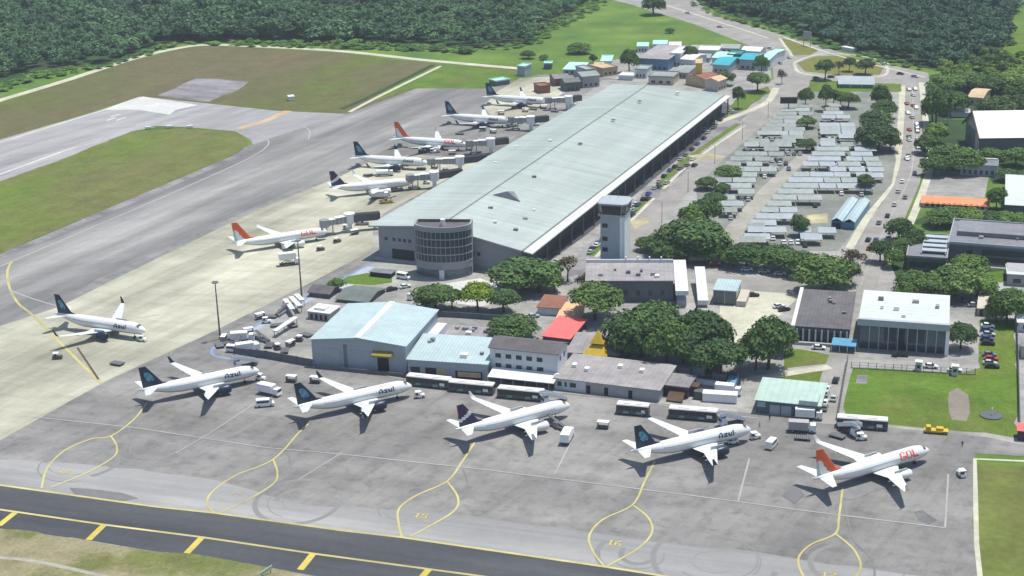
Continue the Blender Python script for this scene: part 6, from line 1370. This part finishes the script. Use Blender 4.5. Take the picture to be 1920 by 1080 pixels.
for (u, v, rz, c_) in [(1300, 300, 60, 'white'), (1322, 245, 60, 'silver'), (1342, 232, 60, 'white'), (1276, 318, 60, 'grey'), (1250, 345, 60, 'silver'), (1215, 375, 60, 'black'), (1192, 385, 60, 'white'), (1188, 396, 60, 'silver'), (1165, 420, 60, 'black'), (1140, 440, 60, 'grey'), (1120, 462, 60, 'white'), (1108, 475, 60, 'silver'), (1235, 352, 60, 'black'), (1288, 312, 60, 'grey'), (1376, 212, 50, 'silver'), (1302, 312, 60, 'black'), (1185, 405, 60, 'black')]:
    car(u, v, rz, '{} car in the shaded drop off lane along the terminal', 'cars along the terminal drive', c_)
for i, (u, v) in enumerate([(1852, 614), (1850, 622), (1853, 630), (1850, 638), (1852, 647)]): car(u, v, -12, '{} car in the upper group of the line parked on the lawn edge', 'cars at the right lawn', ['white', 'blue', 'silver', 'blue', 'black'][i])
for i, (u, v) in enumerate([(1855, 668), (1858, 676), (1856, 684), (1860, 690)]): car(u, v, -12, '{} car in the lower group of the line parked on the lawn edge', 'cars at the right lawn', ['grey', 'red', 'silver', 'black'][i])
for (u, v, c_) in [(1567, 716, 'black'), (1550, 732, 'white'), (1548, 741, 'silver'), (1563, 750, 'silver'), (1546, 758, 'white'), (1546, 768, 'grey')]: car(u, v, 70, '{} car in the queue on the access lane beside the green roofed building', 'cars on the access lane', c_, 'queued_car')
for (u, v, rz, c_) in [(1400, 508, 0, 'white'), (1432, 512, 0, 'silver'), (1462, 516, 0, 'white'), (1490, 520, 0, 'silver'), (1340, 498, 0, 'red'), (1690, 668, -15, 'black'), (1680, 666, 60, 'black'), (1745, 690, -10, 'white'), (1790, 697, -10, 'white'), (1720, 560, 10, 'white'), (1842, 568, 0, 'white'), (1826, 575, 0, 'silver'), (1810, 566, 0, 'grey'), (1460, 577, 20, 'white'), (1470, 583, 20, 'black'), (1412, 556, 0, 'black'), (1535, 655, -10, 'white'), (980, 606, 20, 'white'), (1000, 596, 20, 'silver'), (760, 540, 30, 'white'), (735, 545, 30, 'black'), (870, 640, 0, 'white'), (848, 636, 0, 'silver')]:
    car(u, v, rz, '{} car parked in the yards between the buildings', 'cars parked between the buildings', c_)
# ------------------------------------------------------------------ small houses beyond the terminal
FG = 'houses beyond the terminal'
def house(FL, FR, ve, back, wall, roof, label, kind='g', rise=1.4, name='far_house', win=3):
    b = B(name, label, FL, FR, ve, back, 'house', FG); b.h *= 1.9 if 'teal' in roof or 'blue front' in label else 1.4; b.walls(wall)
    if kind == 'g': b.gable(roof, rise, 'w', .5, gm=wall)
    elif kind == 'f': b.flat(roof, .3, .3, .5)
    elif kind == 's': b.shed(roof, -.8, .5)
    if win: b.row(win, .6, b.w-.6, .9, 2.3, .5)
    return b
house((1196, 130), (1252, 133), 119, (1212, 95), 'roof_blue', 'roof_grey_pale', 'largest far building, with a blue front and grey roof', 's', name='blue_fronted_building', win=6)
house((1256, 124), (1276, 125), 112, (1262, 98), 'wall_white', 'roof_white_plain', 'white far house right against the blue fronted building', 'f')
house((1195, 98), (1215, 98), 92, (1198, 86), 'wall_white', 'roof_mint', 'small far house with pale mint roof behind the blue fronted building')
house((1225, 94), (1250, 94), 88, (1228, 82), 'wall_white', 'roof_mint', 'wide far house with pale mint roof behind the blue fronted building')
house((1255, 94), (1276, 94), 88, (1258, 82), 'wall_white', 'roof_white_plain', 'white far house at the meadow edge, right of the mint roofs')
house((1308, 108), (1346, 109), 99, (1310, 90), 'wall_white', 'roof_white_plain', 'white flat roofed far house right of the dark tree', 'f')
house((1306, 116), (1330, 117), 110, (1308, 104), 'wall_white', 'roof_carport', 'grey roofed far house in front of the white flat one')
house((1335, 122), (1368, 124), 112, (1340, 100), 'wall_white', 'roof_mint', 'mint roofed far house behind the left teal roof')
house((1336, 136), (1366, 138), 128, (1342, 112), 'wall_bluegrey', 'roof_teal', 'left bright teal roofed far house', 'g', 1.8)
house((1364, 120), (1388, 121), 111, (1366, 103), 'roof_teal_dark', 'roof_teal_dark', 'dark green far house between the two teal roofs', 'f')
house((1386, 130), (1418, 132), 120, (1390, 108), 'wall_bluegrey', 'roof_teal', 'right bright teal roofed far house', 'g', 1.6)
house((1390, 106), (1424, 108), 98, (1394, 90), 'wall_white', 'roof_white_plain', 'white far house behind the right teal roof', 'g')
house((1350, 100), (1385, 101), 93, (1352, 86), 'wall_tan', 'roof_carport', 'long pale far house at the meadow edge behind the teal roofs', 'g')
house((1424, 132), (1440, 133), 118, (1424, 96), 'wall_white', 'roof_mint', 'mint roofed far house by the road bend')
house((1304, 160), (1316, 160), 132, (1306, 122), 'yellow', 'roof_tan', 'tall yellow far block behind the terminal end', 'f', win=2)
house((1322, 166), (1352, 160), 154, (1330, 138), 'roof_tan', 'roof_brown', 'brown roofed far house beside the tall yellow block')
house((1346, 172), (1362, 166), 158, (1350, 145), 'wall_tan', 'roof_orange_pale', 'pale orange roofed far house behind the terminal corner')
house((1216, 158), (1262, 160), 148, (1222, 138), 'wall_tan', 'roof_carport_dull', 'dull roofed long far shed just behind the terminal end', 'f')
house((1160, 150), (1186, 151), 145, (1162, 138), 'wall_white', 'roof_white_plain', 'small white far shed just behind the terminal end', 'f', win=0)
house((1190, 146), (1212, 147), 138, (1194, 130), 'wall_white', 'roof_carport', 'grey far shed between the blue fronted building and the terminal', 'f')
house((1262, 146), (1290, 148), 138, (1266, 124), 'wall_grey', 'roof_carport_dull', 'dull grey far house in front of the second dark tree', 'g')
house((1276, 126), (1300, 128), 118, (1282, 106), 'wall_white', 'roof_white_plain', 'white far house between the blue fronted building and the mint roofs', 'g')
house((1056, 140), (1090, 141), 133, (1064, 122), 'wall_bluegrey', 'roof_mint', 'far shed with bright aqua roof alone at the meadow edge', 's')
house((1114, 138), (1130, 138), 129, (1118, 121), 'wall_tan', 'roof_tan', 'tan roofed far house left of the dark tree', 'g')
house((1130, 144), (1158, 140), 134, (1136, 122), 'roof_tan', 'roof_tan', 'second tan far house, lower, left of the dark tree', 'f')
house((1126, 128), (1146, 128), 120, (1128, 108), 'wall_white', 'roof_mint', 'pale mint roofed hut on the meadow edge', 'f', win=0)
house((1020, 130), (1034, 130), 123, (1022, 119), 'wall_darkgrey', 'roof_mint', 'tiny hut in the meadow beside the perimeter track', 'f', win=0)
house((970, 142), (984, 143), 130, (972, 124), 'wall_bluegrey', 'roof_mint', 'small pale blue hut at the end of the perimeter track', 'f', win=0)
house((930, 162), (956, 158), 156, (932, 150), 'wall_darkgrey', 'roof_mint', 'pale green shed at the far corner of the apron', 'f', win=0)
house((1040, 162), (1068, 160), 152, (1046, 144), 'roof_brown', 'roof_grey', 'brown shed at the far stands', 'g')
house((1012, 176), (1032, 174), 167, (1016, 160), 'roof_brown', 'roof_brown', 'small dark brown shed beside the farthest airliner', 'f', win=0)
house((1060, 172), (1088, 170), 160, (1066, 152), 'wall_darkgrey', 'roof_darkgreen', 'dark green shed beyond the last boarding bridge', 'g')
house((1092, 165), (1124, 162), 150, (1098, 140), 'wall_grey', 'roof_carport_dull', 'grey far shed between the last bridge and the tan houses', 'g')
house((1100, 152), (1116, 150), 138, (1104, 128), 'wall_bluegrey', 'roof_carport', 'narrow grey far house behind the aqua roofed shed', 'f')
b = B('road_gantry', 'pale blue pair of sign panels above the highway verge', (1505, 86), (1520, 88), 58, 1.0, 'sign'); q = MB(); q.box(0, b.w, 0, .5, b.h*.45, b.h); b.part('panel', q, 'roof_carport'); q = MB(); q.tube((.5, .25, 0), (.5, .25, b.h*.46), .25, n=6); q.tube((b.w-.5, .25, 0), (b.w-.5, .25, b.h*.46), .25, n=6); b.part('pole', q, 'metal_grey')
b = B('bus_shelter', 'small white flat shelter beside the highway verge', (1578, 94), (1600, 98), 88, 3, 'shelter'); b.walls('wall_white').flat('roof_white_plain', .4, .3)
# papi units and other white boxes by the runway
for i, (u, v) in enumerate([(278, 242), (318, 240), (356, 240)]):
    p = G(u, v); t = thing('runway_light_box', 'white light box in the row of three at the runway edge', 'light box', (p.x, p.y, .05), 20, 'light boxes at the runway edge'); mb = MB(); mb.taper(-1.6, 1.6, -.8, .8, .5, 1.4, .1, .1); mb.build('housing', 'metal_white', t)
    mb = MB()
    for x in (-1.2, 1.2): mb.tube((x, 0, 0), (x, 0, .55), .12, n=6)
    mb.build('leg', 'metal_grey', t)
p = G(546, 188); t = thing('runway_hut', 'tiny white hut alone on the infield grass', 'hut', (p.x, p.y, .05), 20); mb = MB(); mb.box(-1.5, 1.5, -1.3, 1.3, 0, 2.2); mb.build('wall', 'metal_white', t); mb = MB(); mb.slab([(-1.8, -1.6, 2.4), (1.8, -1.6, 2.4), (1.8, 1.6, 2.8), (-1.8, 1.6, 2.8)], .18); mb.build('roof', 'roof_white_plain', t)
for u, v, lab in [(1722, 691, 'white gate hut left on the lawn fence'), (1790, 699, 'white gate hut right on the lawn fence')]:
    p = G(u, v+4); t = thing('gate_hut', lab, 'hut', (p.x, p.y, 0), A, 'gate huts on the lawn fence'); mb = MB(); mb.box(-.9, .9, -.9, .9, 0, 3.0); mb.build('wall', 'wall_white', t); mb = MB(); mb.box(-1.1, 1.1, -1.1, 1.1, 3.0, 3.2); mb.build('roof', 'roof_white_plain', t); mb = MB(); mb.box(-.5, .5, -.95, -.9, 1.2, 2.2); mb.build('window', 'window_glass', t)
p = G(1858, 780); t = thing('helipad_well', 'round dark well with a pale cross post in the right lawn', 'well', (p.x, p.y, .05), 0); mb = MB(); mb.tube((0, 0, 0), (0, 0, .35), 3.2, 3.1, 18); mb.build('cover', 'metal_dark', t); mb = MB(); mb.tube((.2, 0, .3), (.2, 0, 2.4), .2, n=6); mb.build('post', 'metal_white', t)
p = G(500, 1078); t = thing('marker_sign', 'pale green slanted marker board at the lower edge of the dark taxiway', 'sign', (p.x, p.y, .05), 40); mb = MB(); mb.slab([(-1.6, -.1, 1.2), (1.6, -.1, 2.0), (1.6, .1, 2.0), (-1.6, .1, 1.2)], .9); mb.build('board', 'roof_green', t); mb = MB(); mb.box(-1.2, -1.05, -.06, .06, 0, .6); mb.box(1.05, 1.2, -.06, .06, 0, .9); mb.build('post', 'metal_dark', t)
# street lamps along the terminal road
def lamp(u, v, rz, i):
    p = G(u, v); t = thing('street_lamp', 'slim street lamp along the terminal road beside the car park', 'street lamp', (p.x, p.y, 0), rz, 'street lamps along the terminal road'); mb = MB(); mb.tube((0, 0, 0), (0, 0, 9), .13, .08, 6); mb.build('pole', 'metal_dark', t); mb = MB(); mb.tube((0, 0, 8.9), (1.8, 0, 9.3), .06, .05, 5); mb.box(1.5, 2.4, -.16, .16, 9.2, 9.35); mb.build('lamp_arm', 'metal_grey', t)
for i, (u, v) in enumerate([(1241, 418), (1290, 360), (1340, 308), (1392, 262), (1440, 222)]): lamp(u, v, 150, i)
# ------------------------------------------------------------------ ground crew
def person(u, v, rz, label, cloth):
    p = G(u, v); J = [((0, 0, .95), .15), ((0, 0, 1.15), .14), ((0, 0, 1.42), .16), ((0, 0, 1.54), .06), ((.02, 0, 1.66), .10), ((.01, 0, 1.76), .07),
                      ((0, .19, 1.42), .065), ((.02, .24, 1.14), .05), ((.10, .23, .90), .035), ((0, -.19, 1.42), .065), ((-.02, -.24, 1.14), .05), ((.04, -.23, .88), .035),
                      ((.02, .10, .88), .095), ((.08, .10, .48), .07), ((.10, .10, .07), .045), ((.24, .10, .04), .04), ((-.02, -.10, .88), .095), ((-.05, -.10, .48), .07), ((-.12, -.10, .07), .045), ((.02, -.10, .04), .04)]
    Ed = [(0, 1), (1, 2), (2, 3), (3, 4), (4, 5), (2, 6), (6, 7), (7, 8), (2, 9), (9, 10), (10, 11), (0, 12), (12, 13), (13, 14), (14, 15), (0, 16), (16, 17), (17, 18), (18, 19)]
    me = bpy.data.meshes.new('person'); me.from_pydata([j[0] for j in J], Ed, []); o = bpy.data.objects.new('person', me); COL.objects.link(o)
    sm = o.modifiers.new('skin', 'SKIN'); sv = me.skin_vertices[0].data
    for i, j in enumerate(J): sv[i].radius = (j[1], j[1])
    sv[0].use_root = True; o.modifiers.new('sub', 'SUBSURF').levels = 1
    dg = bpy.context.evaluated_depsgraph_get(); m2 = bpy.data.meshes.new_from_object(o.evaluated_get(dg)); o.modifiers.clear(); o.data = m2
    m2.materials.clear()
    for x in (cloth, 'navy_cloth', 'skin', 'black'): m2.materials.append(MM(x))
    for f in m2.polygons:
        z = f.center.z; y = abs(f.center.y); f.material_index = 2 if z > 1.53 else (3 if z < .1 else (1 if z < .93 and y < .2 else (2 if y > .2 and z < 1.05 else 0))); f.use_smooth = True
    mb = MB(); rows = [[(.0+.115*math.cos(t_)*math.cos(R(e)), .105*math.sin(t_)*math.cos(R(e)), 1.70+.12*math.sin(R(e))) for t_ in [k*math.pi/5 for k in range(10)]] for e in (5, 40, 75, 89)]
    mb.grid(rows, 0, True); mb.build('hair', 'black', o)
    o.location = (p.x, p.y, .06); o.rotation_euler = (0, 0, R(rz)); tag(o, label, 'person', 'ground crew on the apron')
person(1443, 788, -120, 'person in dark clothes standing in front of the green roofed building', 'navy_cloth')
person(1424, 802, -60, 'person in a yellow vest walking toward the fourth front row airliner', 'hivis')
person(1804, 838, -90, 'person in dark clothes standing near the lower edge of the right lawn', 'navy_cloth')
# prototypes never placed
for d in (VEH, PORT):
    for o in d.values():
        if not USED.get(o.name):
            for ch_ in list(o.children): bpy.data.objects.remove(ch_)
            bpy.data.objects.remove(o)
for k, o in CARS.items():
    if not USED.get('car'+k): bpy.data.objects.remove(o)
mb = MB(); mb.box(-6200, 6200, -1600, 9200, -1.2, 186); hz = mb.build('haze', 'black'); hz['kind'] = 'stuff'
hm = bpy.data.materials.new('haze_air'); hm.use_nodes = True; hn = hm.node_tree; hn.nodes.clear(); pv = hn.nodes.new('ShaderNodeVolumePrincipled'); ho = hn.nodes.new('ShaderNodeOutputMaterial')
pv.inputs['Color'].default_value = (.80, .90, 1, 1); pv.inputs['Density'].default_value = .00009; pv.inputs['Anisotropy'].default_value = .0
hn.links.new(pv.outputs[0], ho.inputs['Volume']); hz.data.materials[0] = hm
sc.cycles.volume_bounces = 0
sc.cycles.max_bounces = 5; sc.cycles.diffuse_bounces = 3; sc.cycles.glossy_bounces = 2
